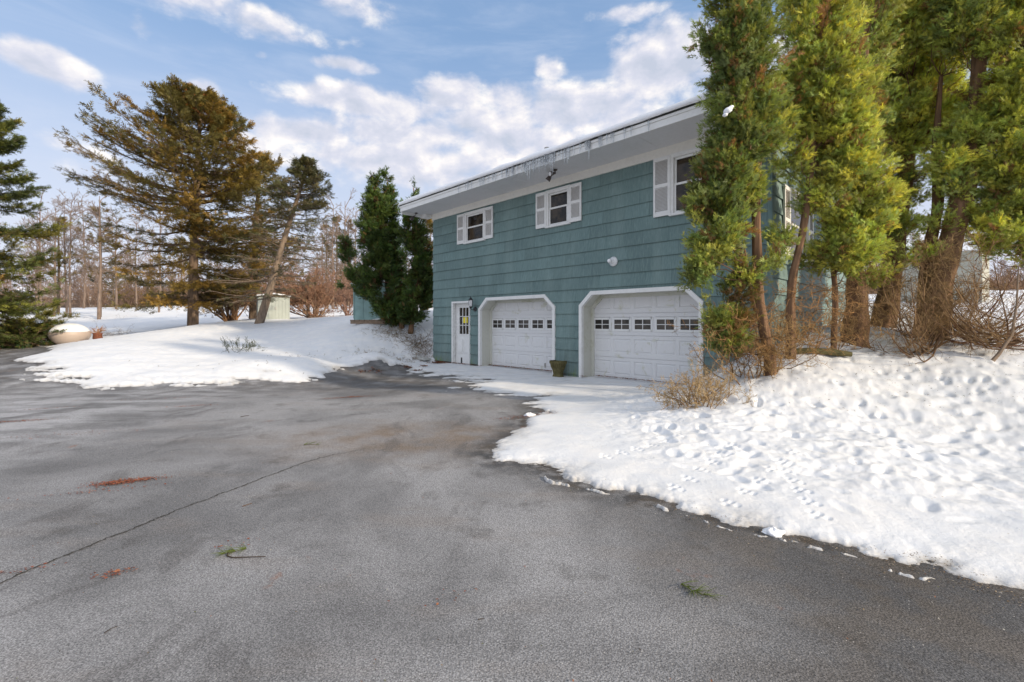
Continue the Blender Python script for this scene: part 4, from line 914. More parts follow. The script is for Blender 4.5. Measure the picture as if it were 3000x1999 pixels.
def evergreen(name, base, paths, rads, masses, label, group=None, size=.080, dens=40., tint=(1, 1, 1), crad=.10, per=22, limbf=.10, barkc=(.15, .088, .052), gap=.36):
    """masses: (X, Y, Z, rx, ry[, tone, fill]) foliage volumes round real points, radii in frame pixels at that distance"""
    root = empty(name, base); tag(root, label, 'evergreen', group); B0 = np.array(base)
    ac = Acc(); trunks = []
    for pth, rd in zip(paths, rads):
        K = 24; q = curve(pth, K); trunks.append(q); rr = np.interp(np.linspace(0, 1, K), np.linspace(0, 1, len(rd)), rd) * (1 + .07 * np.sin(np.arange(K) * 1.7)); rr[0] *= 1.25
        ac.tubes(q[None], rr[None], 12, np.array(barkc))
        for k in range(5):
            a = k * 1.27 + .4; q2 = q.copy(); q2[:, 0] += rr * .55 * np.cos(a + q[:, 2] * .4); q2[:, 1] += rr * .55 * np.sin(a + q[:, 2] * .4); ac.tubes(q2[None], (rr * .55)[None], 7, np.array(barkc) * 1.15)
    ac.build('trunk', M['bark'], root, True)
    TP = np.concatenate(trunks)
    CP, CD, CC = [], [], []
    for ms in masses:
        X, Y, Z, rx, ry = ms[:5]; tone = ms[5] if len(ms) > 5 else 1.; fill = ms[6] if len(ms) > 6 else 1.
        c0 = P(X, Y, Z) - B0; rx = rx * Z / F; ry = ry * Z / F; n = max(16, int(dens * fill * 4 * math.pi * rx * (rx + ry) / 2 * 1.0 / .5))
        d_ = norm(rng.normal(0, 1, (n, 3))); rad = rng.random(n) ** .38 * rng.uniform(.9, 1.08, n)
        pos = c0 + d_ * rad[:, None] * np.array((rx, rx * .95, ry)); 
        nz = fbm(pos[:, 0] * 3.1 + pos[:, 1] * 1.7 + 9, pos[:, 2] * 2.6 + pos[:, 1] * 1.3, 2, 31); ok = nz > gap; pos, d_ = pos[ok], d_[ok]; n = len(pos)
        out = d_ * np.array((1, 1, .3)); CD.append(norm(out * .75 + np.array([0, 0, .50]) + rng.normal(0, .28, (n, 3)))); CP.append(pos)
        base_c = GREEN[rng.integers(0, 5, n)] * tone * (np.array((1.12, 1.04, .9)) if tone > 1.05 else 1) * rng.uniform(.9, 1.12) * np.array(tint)
        dead_ = rng.random(n) < .05; base_c[dead_] = np.array((.24, .13, .05)) * min(1., tint[0])
        if tone < 0: base_c = np.array((.21, .125, .05)) * np.where(rng.random((n, 1)) < .6, 1, np.array((.6, 1.0, .5)))
        nz2 = fbm(pos[:, 0] * 2.0 + 3, pos[:, 2] * 2.0 + pos[:, 1], 3, 57)[:, None]
        CC.append(base_c * (.55 + .95 * nz2) * rng.uniform(.75, 1.3, (n, 1)))
    CP, CD, CC = np.concatenate(CP), np.concatenate(CD), np.concatenate(CC); n = len(CP)
    # limbs from the nearest lower piece of trunk
    sel = rng.choice(n, int(n * limbf), replace=False); tgt = CP[sel]
    dd_ = np.linalg.norm((TP[None] + np.array([0, 0, .25])) - tgt[:, None], axis=-1) + (TP[None, :, 2] > tgt[:, None, 2]) * .6; st = TP[dd_.argmin(1)]
    q = np.linspace(0, 1, 6)[None, :, None]; v = tgt - st; hz_ = v * np.array((1, 1, 0)); Pb = st[:, None] + hz_[:, None] * q ** .75 + np.array([0, 0, 1.]) * v[:, None, 2:3] * (q ** 1.6) + rng.normal(0, .02, (len(sel), 6, 3)) * (q > 0)
    L = np.linalg.norm(v, axis=1); rb = np.minimum(.004 + .010 * L, .022)[:, None] * (1 - .75 * q[0, :, 0])[None]
    ac = Acc(); ac.tubes(Pb, rb, 5, np.array(barkc)); ac.build('branches', M['bark'], root, True)
    j = np.repeat(np.arange(n), per); m = len(j); along = rng.random((m, 1))
    pos = CP[j] + CD[j] * (along - .35) * crad * 2.4 + rng.normal(0, crad * .42, (m, 3)); dr = CD[j] + rng.normal(0, .45, (m, 3)); upv = np.cross(dr, rng.normal(0, 1, (m, 3)))
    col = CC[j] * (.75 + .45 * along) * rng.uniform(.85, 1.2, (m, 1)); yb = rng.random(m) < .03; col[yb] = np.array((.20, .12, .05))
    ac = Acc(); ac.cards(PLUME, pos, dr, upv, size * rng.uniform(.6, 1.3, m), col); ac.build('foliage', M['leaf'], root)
    return root
def grow(starts, dirs, lens, r0, levels, kids, spreadA, shrink, K=5, droop=0., wig=.12, up=0.):
    """returns list of (Pts,R) per level"""
    out = []; st, dr, ln, r = starts, norm(dirs), lens, r0
    for lv in range(levels):
        n = len(st); q = np.linspace(0, 1, K)
        steps = dr[:, None] + np.cumsum(rng.normal(0, wig, (n, K, 3)), 1) + np.array([0, 0, 1.]) * (up - droop * q)[None, :, None]
        steps = norm(steps); Pp = st[:, None] + np.concatenate([np.zeros((n, 1, 3)), np.cumsum(steps[:, 1:] * (ln[:, None, None] / (K - 1)), 1)], 1)
        R = r[:, None] * (1 - .65 * q)[None]; out.append((Pp, R))
        if lv == levels - 1: break
        kk = kids[lv]; idx = np.repeat(np.arange(n), kk); t = rng.uniform(.25, 1, len(idx)); u = t * (K - 1); i = np.minimum(u.astype(int), K - 2); f = (u - i)[:, None]
        st = Pp[idx, i] * (1 - f) + Pp[idx, i + 1] * f; tg = norm(Pp[idx, i + 1] - Pp[idx, i]); dr = norm(tg + rng.normal(0, spreadA[lv], (len(idx), 3)))
        ln = ln[idx] * shrink[lv] * rng.uniform(.6, 1.2, len(idx)) * (1.15 - .5 * t); r = R[idx, i] * .55
    return out
def shrub(name, base, n0, L, r0, ang, levels, kids, colr, label, cat='shrub', group=None, spreadA=(.45, .5, .5), shrink=(.6, .55, .5), width=.15, droop=0., up=.05, minr=.0, lean=(0, 0), colt=None, wig=.12):
    root = empty(name, base); tag(root, label, cat, group)
    a = rng.uniform(0, 2 * np.pi, n0); e = np.abs(rng.normal(0, ang, n0)); d_ = np.c_[np.sin(e) * np.cos(a) + lean[0], np.sin(e) * np.sin(a) + lean[1], np.cos(e)]
    st = np.c_[np.cos(a) * width * rng.random(n0), np.sin(a) * width * rng.random(n0), -.05 * np.ones(n0)]
    lv = grow(st, d_, L * rng.uniform(.6, 1.15, n0), r0 * rng.uniform(.5, 1.2, n0), levels, kids, spreadA, shrink, droop=droop, up=up, wig=wig)
    colt = colt or colr
    ac = Acc()
    for Pp, R in lv[:1]: ac.tubes(Pp, np.maximum(R, minr), 5, np.array(colr) * rng.uniform(.75, 1.25, (len(Pp), 1)))
    ac.build('stems', M['bark'], root, True)
    ac = Acc()
    for j, (Pp, R) in enumerate(lv[1:]): ac.tubes(Pp, np.maximum(R, minr), 3, np.array(colt) * rng.uniform(.65, 1.4, (len(Pp), 1)))
    ac.build('twigs', M['twig'], root)
    return root
def conifer(name, base, path, rads, limbs, label, cat='conifer', group=None, size=.3, colr=GREEN, tw=12, sp=4, bare=0., tip=None, zspread=.04, twl=.34, barkc=(.15, .11, .08), sag=.15, cone=None, tdens=1., minr=.006):
    """limbs: arrays t (height 0..1), az, length, rise(tan of angle)"""
    root = empty(name, base); tag(root, label, cat, group)
    K = 24; path = curve(path, K); rr = np.interp(np.linspace(0, 1, K), np.linspace(0, 1, len(rads)), rads)
    ac = Acc(); ac.tubes(path[None], rr[None], 12, np.array(barkc)); ac.build('trunk', M['bark'], root, True)
    t, az_, ln, rs = limbs; n = len(t); start = polyat(path, t); hd = np.c_[np.cos(az_), np.sin(az_), np.zeros(n)]
    K2 = 8; q = np.linspace(0, 1, K2)[None, :, None]
    Pb = start[:, None] + hd[:, None] * ln[:, None, None] * q + np.array([0, 0, 1.]) * ln[:, None, None] * (rs[:, None, None] * q - sag * np.sin(q * 3.1) * .6 + sag * .5 * q ** 3)
    Pb += np.cumsum(rng.normal(0, .012, Pb.shape), 1) * ln[:, None, None]; Pb[:, 0] = start
    rb = np.maximum((.012 * ln[:, None] + .006) * (1 - .85 * np.linspace(0, 1, K2))[None], minr)
    ac = Acc(); ac.tubes(Pb, rb, 4, np.array(barkc) * .8)
    # side twigs
    k = np.repeat(np.arange(n), tw); m_ = len(k); u = .14 + .84 * rng.random(m_) ** .8; i = np.minimum((u * (K2 - 1)).astype(int), K2 - 2); f = (u * (K2 - 1) - i)[:, None]
    st = Pb[k, i] * (1 - f) + Pb[k, i + 1] * f; tg = norm(Pb[k, i + 1] - Pb[k, i]); side = norm(np.cross(tg, [0, 0, 1.])) * np.where(rng.random(m_) < .5, 1, -1)[:, None]
    dr = norm(tg * .75 + side * rng.uniform(.4, 1.1, m_)[:, None] + rng.normal(0, .12, (m_, 3)) + np.array([0, 0, -.08])); tl = ln[k] * twl * (1.1 - u * .75) * rng.uniform(.5, 1.15, m_) + .12
    Q = np.linspace(0, 1, 4)[None, :, None]; Pt = st[:, None] + dr[:, None] * tl[:, None, None] * Q + np.array([0, 0, -.10]) * tl[:, None, None] * Q ** 2
    rt = np.maximum((.004 + .003 * tl[:, None]) * (1 - .6 * np.linspace(0, 1, 4))[None], minr * .6)
    ac.tubes(Pt, rt, 3, np.array(barkc) * .8); ac.build('branches', M['bark'], root, True)
    # needles
    keep = rng.random(m_) > (bare if np.isscalar(bare) else bare(t[k], u)); kk = np.repeat(np.nonzero(keep)[0], sp); N = len(kk)
    v_ = rng.random(N); pos = st[kk] + dr[kk] * (tl[kk] * v_)[:, None] + np.array([0, 0, -.10]) * (tl[kk] * v_ ** 2)[:, None] + rng.normal(0, zspread, (N, 3))
    d2 = dr[kk] * .9 + rng.normal(0, .38, (N, 3)); upv = np.array([0, 0, 1.]) + rng.normal(0, .45, (N, 3))
    lc = colr[rng.integers(0, len(colr), n)] * rng.uniform(.75, 1.3, (n, 1)); col = lc[k[kk]] * rng.uniform(.7, 1.35, (N, 1))
    ac = Acc(); ac.cards(SPRUCE, pos, d2, upv, size * rng.uniform(.6, 1.3, N), col)
    # foliage on the limb itself
    kk = np.repeat(np.arange(n), int(sp * tw * .35 * tdens) + 1); N = len(kk); u = .25 + .78 * rng.random(N); i = np.clip((u * (K2 - 1)).astype(int), 0, K2 - 2); f = (u * (K2 - 1) - i)[:, None]
    pos = Pb[kk, i] * (1 - f) + Pb[kk, i + 1] * f + rng.normal(0, zspread, (N, 3)); tg = norm(Pb[kk, i + 1] - Pb[kk, i]); b_ = bare if np.isscalar(bare) else bare(t[kk], u); ok = rng.random(N) > b_
    pos, tg, kk = pos[ok], tg[ok], kk[ok]; N = len(kk)
    ac.cards(SPRUCE, pos, tg + rng.normal(0, .4, (N, 3)), np.array([0, 0, 1.]) + rng.normal(0, .4, (N, 3)), size * rng.uniform(.6, 1.2, N), lc[kk] * rng.uniform(.7, 1.35, (N, 1)))
    if cone is not None:
        tt, cc_, nc = cone; sel = np.nonzero((t > tt))[0]; kk = rng.choice(sel, nc); u = rng.uniform(.35, 1, nc); i = np.clip((u * (K2 - 1)).astype(int), 0, K2 - 2)
        pos = Pb[kk, i] + rng.normal(0, .16, (nc, 3)); ac.cards(SPRUCE, pos, rng.normal(0, .5, (nc, 3)) + [0, 0, -.7], rng.normal(0, 1, (nc, 3)), .16 * rng.uniform(.6, 1.3, nc), np.array(cc_) * rng.uniform(.6, 1.4, (nc, 1)))
    ac.build('foliage', M['needle'], root)
    return root

# ------------------------------------------------------------------ the row of tall evergreens on the right
def rel(base, pts): return [(np.array(p) - np.array(base)) for p in pts]
def col_tree(name, px, Z, pts, rads, prof, nl, ns, size, label, **k):
    b = G(px, Z=Z); path = [np.array((0, 0, -.15))] + [P(X, Y, Zz) - np.array(b) for X, Y, Zz in pts]
    return thuja(name, b, path, rads, prof, nl, ns, size, label, **k)
GRP = 'tall evergreens in a row right of the house'
def CR(u, v, Z): return P(1875 + u * .7475, v * .7475, Z)
random.seed(21)
def row_tree(bu, Z, stems, masses, label, **k):
    k.setdefault('tint', (1.0, 1.0, 1.0) if bu < 560 else (1.12, 1.08, 1.0) if bu < 800 else (1.46, 1.38, 1.3)); k.setdefault('gap', .36 if bu < 800 else .43)
    b = G(1875 + bu * .7475, Z=Z); B0 = np.array(b)
    paths = [[np.array((0, 0, -.15)) + (CR(st[0][0], st[0][1], Z) - B0) * np.array((1, 0, 0))] + [CR(u, v, z_ or Z) - B0 for u, v, z_ in [(p + (None,))[:3] for p in st]] for st, rd in stems]
    ms = [(1875 + m_[0] * .7475, m_[1] * .7475, m_[4] if len(m_) > 4 and m_[4] else Z, m_[2] * .7475 * 1.10, m_[3] * .7475 * 1.08) + tuple(m_[5:]) for m_ in masses]
    return evergreen('arborvitae', b, paths, [rd for st, rd in stems], ms, label, group=GRP, **k)
row_tree(520, 6.9, [([(505, 1400), (470, 1200), (460, 1000), (455, 800), (460, 650), (480, 400), (460, 0), (450, -500)], [.075, .07, .065, .062, .055, .05, .04, .015]), ([(520, 1380), (500, 1330), (460, 1240), (430, 1120), (410, 980)], [.05, .04, .03, .025, .015])],
  [(430, -620, 90, 150), (430, -400, 120, 180), (410, -180, 130, 160), (405, 20, 118, 140, 0, .8), (400, 180, 115, 120, 0, .78), (410, 320, 120, 110, 0, .8), (408, 440, 105, 90, 0, .85), (385, 560, 105, 90, 0, .75), (335, 690, 95, 88, 0, .8), (300, 800, 98, 85, 0, .95), (300, 900, 98, 80, 0, 1.05), (305, 1000, 92, 75, 0, 1.1),
   (300, 1090, 85, 70, 0, 1.05), (330, 1190, 70, 70, 0, -1, .45), (350, 1290, 60, 70, 0, -1, .4), (380, 1150, 60, 60, 0, -1, .4), (262, 165, 34, 45, 0, .7), (215, 1070, 28, 40, 0, .6), (270, 1180, 30, 60, 0, .8), (540, 1035, 50, 28, 0, 1.1, .7), (510, 520, 60, 70, 0, 1.2), (300, 1250, 25, 50, 0, .9), (410, 760, 60, 60, 0, 1.1), (320, 1100, 85, 70, 0, 1.0), (280, 1090, 60, 60, 0, 1.0, 1.3), (300, 1190, 65, 60, 0, .9), (325, 1270, 60, 60, 0, .95, 1.3), (350, 1350, 48, 48, 0, .9, 1.2), (370, 1230, 50, 60, 0, -1, .5), (420, 1080, 50, 50, 0, 1.1, .6), (520, 800, 40, 60, 0, 1.15, .5)],
  'dark leaning evergreen hiding the right end of the garage, nearest the house corner')
row_tree(602, 7.7, [([(590, 1350), (590, 1200), (600, 1080), (640, 900), (665, 700), (690, 480), (700, 200), (690, -450)], [.085, .07, .065, .055, .05, .045, .035, .015]), ([(760, 1300, 8.0), (765, 1150, 8.0), (745, 950, 8.0), (700, 750, 7.9), (690, 500, 7.8)], [.05, .045, .04, .035, .02])],
  [(690, -620, 90, 150), (690, -400, 120, 180), (680, -180, 130, 160), (680, 20, 125, 130, 0, 1.15), (690, 150, 130, 110, 0, 1.2), (720, 280, 128, 95, 0, 1.3), (745, 390, 118, 85, 0, 1.35), (750, 490, 115, 80, 0, 1.4), (790, 590, 95, 80, 0, 1.4), (830, 690, 115, 80, 0, 1.35), (860, 790, 110, 75, 0, 1.35), (860, 880, 95, 70, 0, 1.3), (810, 980, 105, 65, 0, 1.25),
   (690, 1030, 70, 42, 0, 1.1, .8), (600, 640, 45, 70, 0, 1.15, .7), (650, 780, 35, 70, 0, 1.1, .6), (555, 930, 45, 40, 0, .95, .7), (580, 420, 55, 110, 0, 1.0, .7), (730, 800, 60, 70, 0, 1.25, .7), (870, 1060, 50, 40, 0, 1.1, .5), (610, 780, 35, 40, 0, 1.1, .5)],
  'yellow green sunlit evergreen with two bare stems, second from the house corner')
row_tree(843, 8.6, [([(840, 1320), (850, 1200), (845, 1080), (850, 900), (870, 600), (880, 200), (880, -400)], [.24, .21, .16, .11, .09, .07, .02])],
  [(880, -600, 90, 150), (880, -380, 120, 160), (880, -180, 130, 140), (870, 0, 110, 130, 0, 1.0), (880, 200, 90, 120, 0, .9), (900, 420, 70, 90, 0, .8, .7), (900, 620, 50, 70, 0, .9, .6), (905, 1080, 60, 40, 0, 1.1, .6)],
  'evergreen with a thick dark stump like trunk, third from the house corner')
row_tree(945, 10.2, [([(950, 1280), (975, 1150), (1000, 980), (1020, 800), (1045, 650), (1065, 400), (1060, 0), (1060, -400)], [.27, .23, .19, .17, .15, .11, .07, .02])],
  [(1040, -600, 120, 150), (1030, -380, 170, 170), (1010, -180, 190, 150), (980, 0, 190, 120, 0, 1.15), (1010, 130, 190, 110, 0, 1.2), (1030, 260, 185, 95, 0, 1.2), (1110, 370, 140, 85, 0, 1.4), (1090, 480, 150, 75, 0, 1.3), (960, 440, 110, 80, 0, 1.0), (1010, 580, 90, 45, 0, 1.1, .6), (1040, 700, 50, 55, 0, 1.0, .8), (1060, 800, 50, 50, 0, .9, .8), (1030, 900, 80, 50, 0, 1.0, .8), (1000, 1010, 75, 45, 0, 1.1, .6)],
  'broad tall evergreen standing behind the stump like trunk')
row_tree(1130, 8.8, [([(1135, 1300), (1165, 1150), (1205, 1000), (1250, 830), (1290, 650), (1320, 400), (1340, 0), (1340, -400)], [.30, .26, .20, .18, .16, .13, .09, .02]), ([(1110, 1300, 9.1), (1120, 1100, 9.2), (1140, 950, 9.3), (1168, 800, 9.4), (1160, 600, 9.4), (1180, 300, 9.4)], [.16, .12, .10, .09, .08, .03])],
  [(1340, -600, 120, 150), (1340, -380, 150, 170), (1320, -180, 150, 140), (1310, 0, 140, 120, 0, .95), (1260, 120, 90, 80, 0, .95, .8), (1370, 170, 90, 80, 0, 1.0, .7), (1390, 460, 110, 75, 0, 1.0), (1290, 540, 90, 60, 0, .95, .8), (1200, 640, 60, 55, 0, 1.25, .8), (1240, 730, 60, 50, 0, 1.05, .7), (1150, 870, 45, 50, 0, 1.0, .6), (1270, 860, 60, 60, 0, 1.0, .6), (1130, 1000, 55, 45, 0, 1.1, .6), (1330, 330, 70, 50, 0, -1, .3)],
  'evergreen with a massive red brown trunk leaning right, wrapped in dry vines')
row_tree(1640, 8.4, [([(1640, 1250), (1620, 1000), (1590, 700), (1560, 300), (1560, -400)], [.22, .18, .15, .12, .03])],
  [(1560, -600, 120, 150), (1560, -380, 160, 170), (1540, -180, 170, 150), (1490, 0, 130, 120, 0, 1.2), (1480, 150, 110, 100, 0, 1.2), (1500, 280, 110, 90, 0, 1.2), (1460, 400, 90, 70, 0, 1.2), (1510, 520, 130, 85, 0, 1.15), (1430, 620, 90, 60, 0, 1.1, .8), (1500, 700, 130, 80, 0, 1.1), (1420, 790, 110, 70, 0, 1.05), (1520, 850, 140, 80, 0, 1.1), (1420, 910, 110, 60, 0, 1.1), (1520, 980, 110, 50, 0, 1.0), (1700, 300, 200, 200), (1700, 700, 200, 200)],
  'green evergreen cut off by the right edge of the photo')
mb = MB(); q = CR(345, 436, 6.42); mb.lathe([(.01, .05), (.045, .038), (.062, .01), (.05, -.02), (.02, -.03)], 12, (0, 0, 0)); mb.lathe([(.01, .03), (.035, .02), (.045, .0), (.02, -.02)], 10, (.06, .01, .02)); mb.lathe([(.01, .02), (.03, .012), (.04, -.005), (.02, -.03)], 10, (-.055, .0, -.02)); o = mb.build('snow_clump', M['snowcap'], smooth=True); o.location = q; o.rotation_euler = (.2, -.5, 0); tag(o, 'small clump of snow caught high in the nearest dark evergreen', 'snow clump')

# ------------------------------------------------------------------ dark evergreens left of the house
GR2 = 'dark evergreens on the bank left of the house'
for (bx, Z, stem, ms, lb) in (
    (1178, 17.6, [(1170, 900), (1150, 800), (1120, 680), (1100, 520)], [(1098, 522, 13, 26), (1104, 562, 26, 40), (1102, 615, 42, 48), (1096, 680, 54, 56), (1098, 745, 60, 56), (1108, 805, 64, 52), (1118, 855, 62, 42), (1140, 900, 46, 34), (1160, 930, 36, 22)], 'tallest dark evergreen on the bank left of the house'),
    (1188, 18.0, [(1180, 900), (1165, 780), (1150, 640), (1132, 520)], [(1130, 520, 11, 26), (1136, 565, 19, 40), (1142, 625, 24, 50), (1150, 700, 30, 56), (1160, 780, 34, 56), (1168, 860, 34, 50), (1180, 925, 26, 20)], 'slim pointed dark evergreen leaning against the tallest one'),
    (1202, 17.3, [(1212, 900), (1222, 800), (1222, 660), (1211, 550)], [(1211, 552, 11, 20, 1.5), (1211, 585, 18, 28, 1.25), (1204, 632, 30, 40), (1210, 690, 38, 48), (1218, 752, 44, 50), (1232, 815, 48, 48), (1228, 875, 50, 40), (1205, 922, 42, 26)], 'dark evergreen with a yellowish tip touching the house eave'),
    (1160, 17.9, [(1110, 900), (1065, 840), (1028, 780), (1016, 710)], [(1015, 712, 14, 26), (1018, 748, 19, 32), (1034, 795, 20, 30), (1062, 840, 26, 26), (1020, 838, 24, 7)], 'short dark side stem leaning left from the evergreen clump')):
    b = G(bx, Z=Z); B0 = np.array(b)
    evergreen('arborvitae', b, [[np.array((0, 0, -.1))] + [P(X, Y, Z) - B0 for X, Y in stem]], [[.10, .08, .06, .04, .015]], [(m_[0], m_[1], Z, m_[2] * .86, m_[3]) + (m_[4] if len(m_) > 4 else 1.,) for m_ in ms], lb, group=GR2, size=.13, dens=28, tint=(.31, .40, .38), crad=.12, per=16, limbf=.06)

# ------------------------------------------------------------------ big hemlock and its neighbours
OLIVE = np.array((1.22, 1.0, .9)) * 1.75 * np.array([(.095, .080, .020), (.075, .070, .020), (.060, .062, .022), (.11, .085, .022), (.045, .050, .020)])
def limbset(n, lo, hi, prof, rise, jit=.25, azr=(0, 2 * np.pi), bias=None, power=1.0):
    t = lo + (hi - lo) * rng.random(n) ** power; az_ = rng.uniform(*azr, n); ln = np.interp(t, [p[0] for p in prof], [p[1] for p in prof]) * rng.uniform(1 - jit, 1 + jit * .45, n)
    if bias is not None: ln = ln * (1 + bias[0] * np.cos(az_) + bias[1] * np.sin(az_))
    rs = np.interp(t, [p[0] for p in rise], [p[1] for p in rise]) + rng.normal(0, .07, n); return t, az_, ln, rs
b = G(565, Z=26); rng = np.random.default_rng(5)
Hh = (957 - 295) / F * 26
ls = limbset(230, .13, 1.0, [(0, 1.8), (.15, 3.1), (.32, 4.2), (.45, 4.7), (.6, 4.1), (.72, 2.7), (.84, 1.7), (.92, .95), (1, .3)], [(0, -.22), (.2, -.08), (.35, .12), (.5, .30), (.7, .42), (1, .75)], .20, bias=(-.14, 0))
conifer('hemlock', b, [(0, 0, -.2), (.05, 0, Hh * .3), (.2, 0, Hh * .6), (.35, 0, Hh * .85), (.45, 0, Hh)], [.29, .22, .17, .11, .04], ls, 'large open crowned hemlock with rusty cones at the top on the left lawn', size=.33, colr=OLIVE, tw=24, sp=6, cone=(.80, (.24, .075, .025), 2200), sag=.10, bare=lambda t, u: np.where(u < .25, .35, .08), barkc=(.17, .12, .085))
b = G(740, Z=31)
Hh = (940 - 470) / F * 31
ls = limbset(95, .26, 1, [(0, 3.2), (.3, 3.6), (.6, 3.4), (.85, 1.8), (1, .5)], [(0, -.1), (.5, .1), (1, .5)], .3)
conifer('hemlock', b, [(0, 0, -.2), (.2, 0, Hh * .5), (.5, 0, Hh)], [.25, .18, .04], ls, 'dense olive hemlock just behind the large one, left of the leaning tree', size=.32, colr=OLIVE, tw=18, sp=5, sag=.15, bare=.2)
# leaning spruce
b = G(758, Z=23); pts = [P(X, Y, Z) - np.array(b) for X, Y, Z in ((790, 850, 23), (830, 710, 23), (862, 610, 23), (885, 540, 23), (900, 478, 23))]
ls = limbset(170, .16, 1, [(0, 2.0), (.25, 2.6), (.5, 1.9), (.7, 1.5), (.85, .85), (1, .1)], [(0, -.1), (.4, .0), (.7, .1), (1, .7)], .4)
conifer('spruce', b, [(0, 0, -.15)] + pts, [.22, .17, .13, .10, .06, .03], ls, 'leaning spruce with dead lower branches in front of the pale shed', size=.24, colr=np.array([(.10, .10, .045), (.12, .105, .05), (.075, .08, .04)]), tw=18, sp=5, bare=lambda t, u: np.where(t < .45, .84, .52), barkc=(.22, .165, .12), sag=.06)
# spruces at the left edge
b = G(-60, Z=21); Hh = (980 - 250) / F * 21
ls = limbset(150, .10, 1, [(0, 2.6), (.2, 3.0), (.5, 2.5), (.8, 1.4), (1, .2)], [(0, -.2), (.5, .0), (1, .4)], .25)
conifer('spruce', b, [(0, 0, -.2), (0, 0, Hh * .5), (.1, 0, Hh)], [.25, .16, .03], ls, 'tall golden green spruce cut off by the left edge of the photo', size=.30, colr=np.array([(.09, .095, .02), (.07, .085, .025), (.11, .10, .025), (.055, .07, .025)]) * 1.6, tw=20, sp=6, sag=.2)
b = G(-340, Z=17); ls = limbset(120, .15, 1, [(0, 3), (.4, 3.2), (.8, 2.2), (1, .4)], [(0, -.1), (1, .4)], .25)
conifer('spruce', b, [(0, 0, -.2), (0, 0, 6), (.1, 0, 13)], [.3, .2, .04], ls, 'spruce beyond the left edge whose branch tip shows at the top left corner', size=.32, colr=OLIVE, tw=10, sp=4, sag=.2)

# ------------------------------------------------------------------ shrubs
shrub('shrub', G(680, Z=30), 30, 2.5, .06, .45, 4, (7, 6, 5), (.26, .15, .08), 'bare orange brown shrub between the large hemlock and the pale shed', minr=.010, width=.5, colt=(.26, .175, .11), up=.12)
shrub('shrub', G(922, Z=30), 34, 2.5, .05, .72, 4, (7, 6, 5), (.22, .15, .10), 'wide fan shaped reddish bare shrub right of the pale shed', minr=.009, width=.35, colt=(.27, .155, .10), up=.05)
shrub('shrub', G(770, Z=39), 20, 5.5, .05, .35, 4, (6, 5, 4), (.24, .16, .13), 'tall pinkish bare shrub behind the leaning spruce', minr=.009, width=.6, colt=(.27, .18, .14), up=.1)
shrub('shrub', G(1020, Z=33), 16, 2.6, .04, .6, 4, (6, 5, 4), (.22, .13, .10), 'hazy red brown bare shrub behind the dark evergreen clump', minr=.010, width=.5, colt=(.26, .16, .12))
shrub('shrub', tuple(np.array(G(800, Z=13.6)) - [0, 0, .0]), 26, .42, .006, .9, 3, (5, 4), (.10, .10, .06), 'low grey green shrublet poking through the snow bank', minr=.003, width=.5, colt=(.11, .12, .07)).location = G(700, Z=14.8)
b = G(2050, Z=6.35)
shrub('shrub', b, 70, .50, .008, 1.15, 4, (4, 4, 3), (.26, .16, .08), 'small tangled straw coloured shrub on the snow in front of the right garage door', minr=.0022, width=.40, colt=(.38, .27, .14), up=.10, wig=.32, spreadA=(.6, .6, .6))
# thicket stems and dead skirts below the evergreens
for (px, Z, n0, L, ang, lb, dr_) in ((2190, 7.0, 20, .8, .6, 'dry golden twig tangle under the nearest evergreen', .2), (2350, 7.9, 12, .7, .9, 'orange dead twig tangle between the second and third trunks', .2), (2440, 8.2, 12, .7, .9, 'dry twig tangle beside the stump like trunk', .2), (2700, 8.25, 12, 1.1, .65, 'dense dry vine tangle around the massive trunk', .1), (2560, 9.6, 14, 1.0, .7, 'thin dry twigs between the third and fourth trunks', .1)):
    shrub('dead_brush', G(px, Z=Z), n0, L, .010, ang, 4, (5, 4, 3), (.20, .12, .06), lb, 'brush', minr=.0026, width=.5, colt=(.30, .19, .08), up=.22, droop=.0, wig=.28, spreadA=(.7, .7, .7))
# dry climbing tangle hanging on the lower trunks: long curly strands
def tangle(px, Z, n, w_, h0, h1, L, label, colr=(.30, .19, .08)):
    b = G(px, Z=Z); root = empty('dead_brush', b); tag(root, label, 'brush')
    st = np.c_[rng.normal(0, w_, n), rng.normal(0, w_ * .6, n), rng.uniform(h0, h1, n)]
    dr = np.c_[rng.normal(0, .8, n), rng.normal(-.15, .6, n), rng.normal(-.25, .6, n)]
    K = 10; cur = norm(dr); P_ = [st]; bend = rng.normal(0, .38, (n, 3))
    for k in range(K - 1):
        cur = norm(cur + bend * .55 + rng.normal(0, .16, (n, 3)) + np.array([0, 0, .06])); P_.append(P_[-1] + cur * (L * rng.uniform(.5, 1.2, (n, 1)) / K))
    Pp = np.stack(P_, 1); gz = terr(Pp[..., 0] + b[0], Pp[..., 1] + b[1]) - b[2] + .02; Pp[..., 2] = np.maximum(Pp[..., 2], gz)
    q = np.linspace(0, 1, K); R = (.0065 * rng.uniform(.4, 1.3, n))[:, None] * (1 - .7 * q)[None]
    ac = Acc(); ac.tubes(Pp, R, 4, np.array(colr) * np.array((.7, .65, .6)) * rng.uniform(.6, 1.3, (n, 1))); ac.build('stems', M['twig'], root, True)
    k = np.repeat(np.arange(n), 7); u = rng.integers(2, K - 1, len(k)); s2 = Pp[k, u]; tg = norm(Pp[k, u] - Pp[k, u - 1])
    lv = grow(s2, tg + rng.normal(0, .6, tg.shape), L * .28 * rng.uniform(.4, 1.2, len(k)), np.full(len(k), .0035), 2, (3,), (.6,), (.6,), wig=.32)
    ac = Acc()
    for p_, r_ in lv: ac.tubes(p_, np.maximum(r_, .0020), 3, np.array(colr) * rng.uniform(.55, 1.35, (len(p_), 1)))
    ac.build('twigs', M['twig'], root)
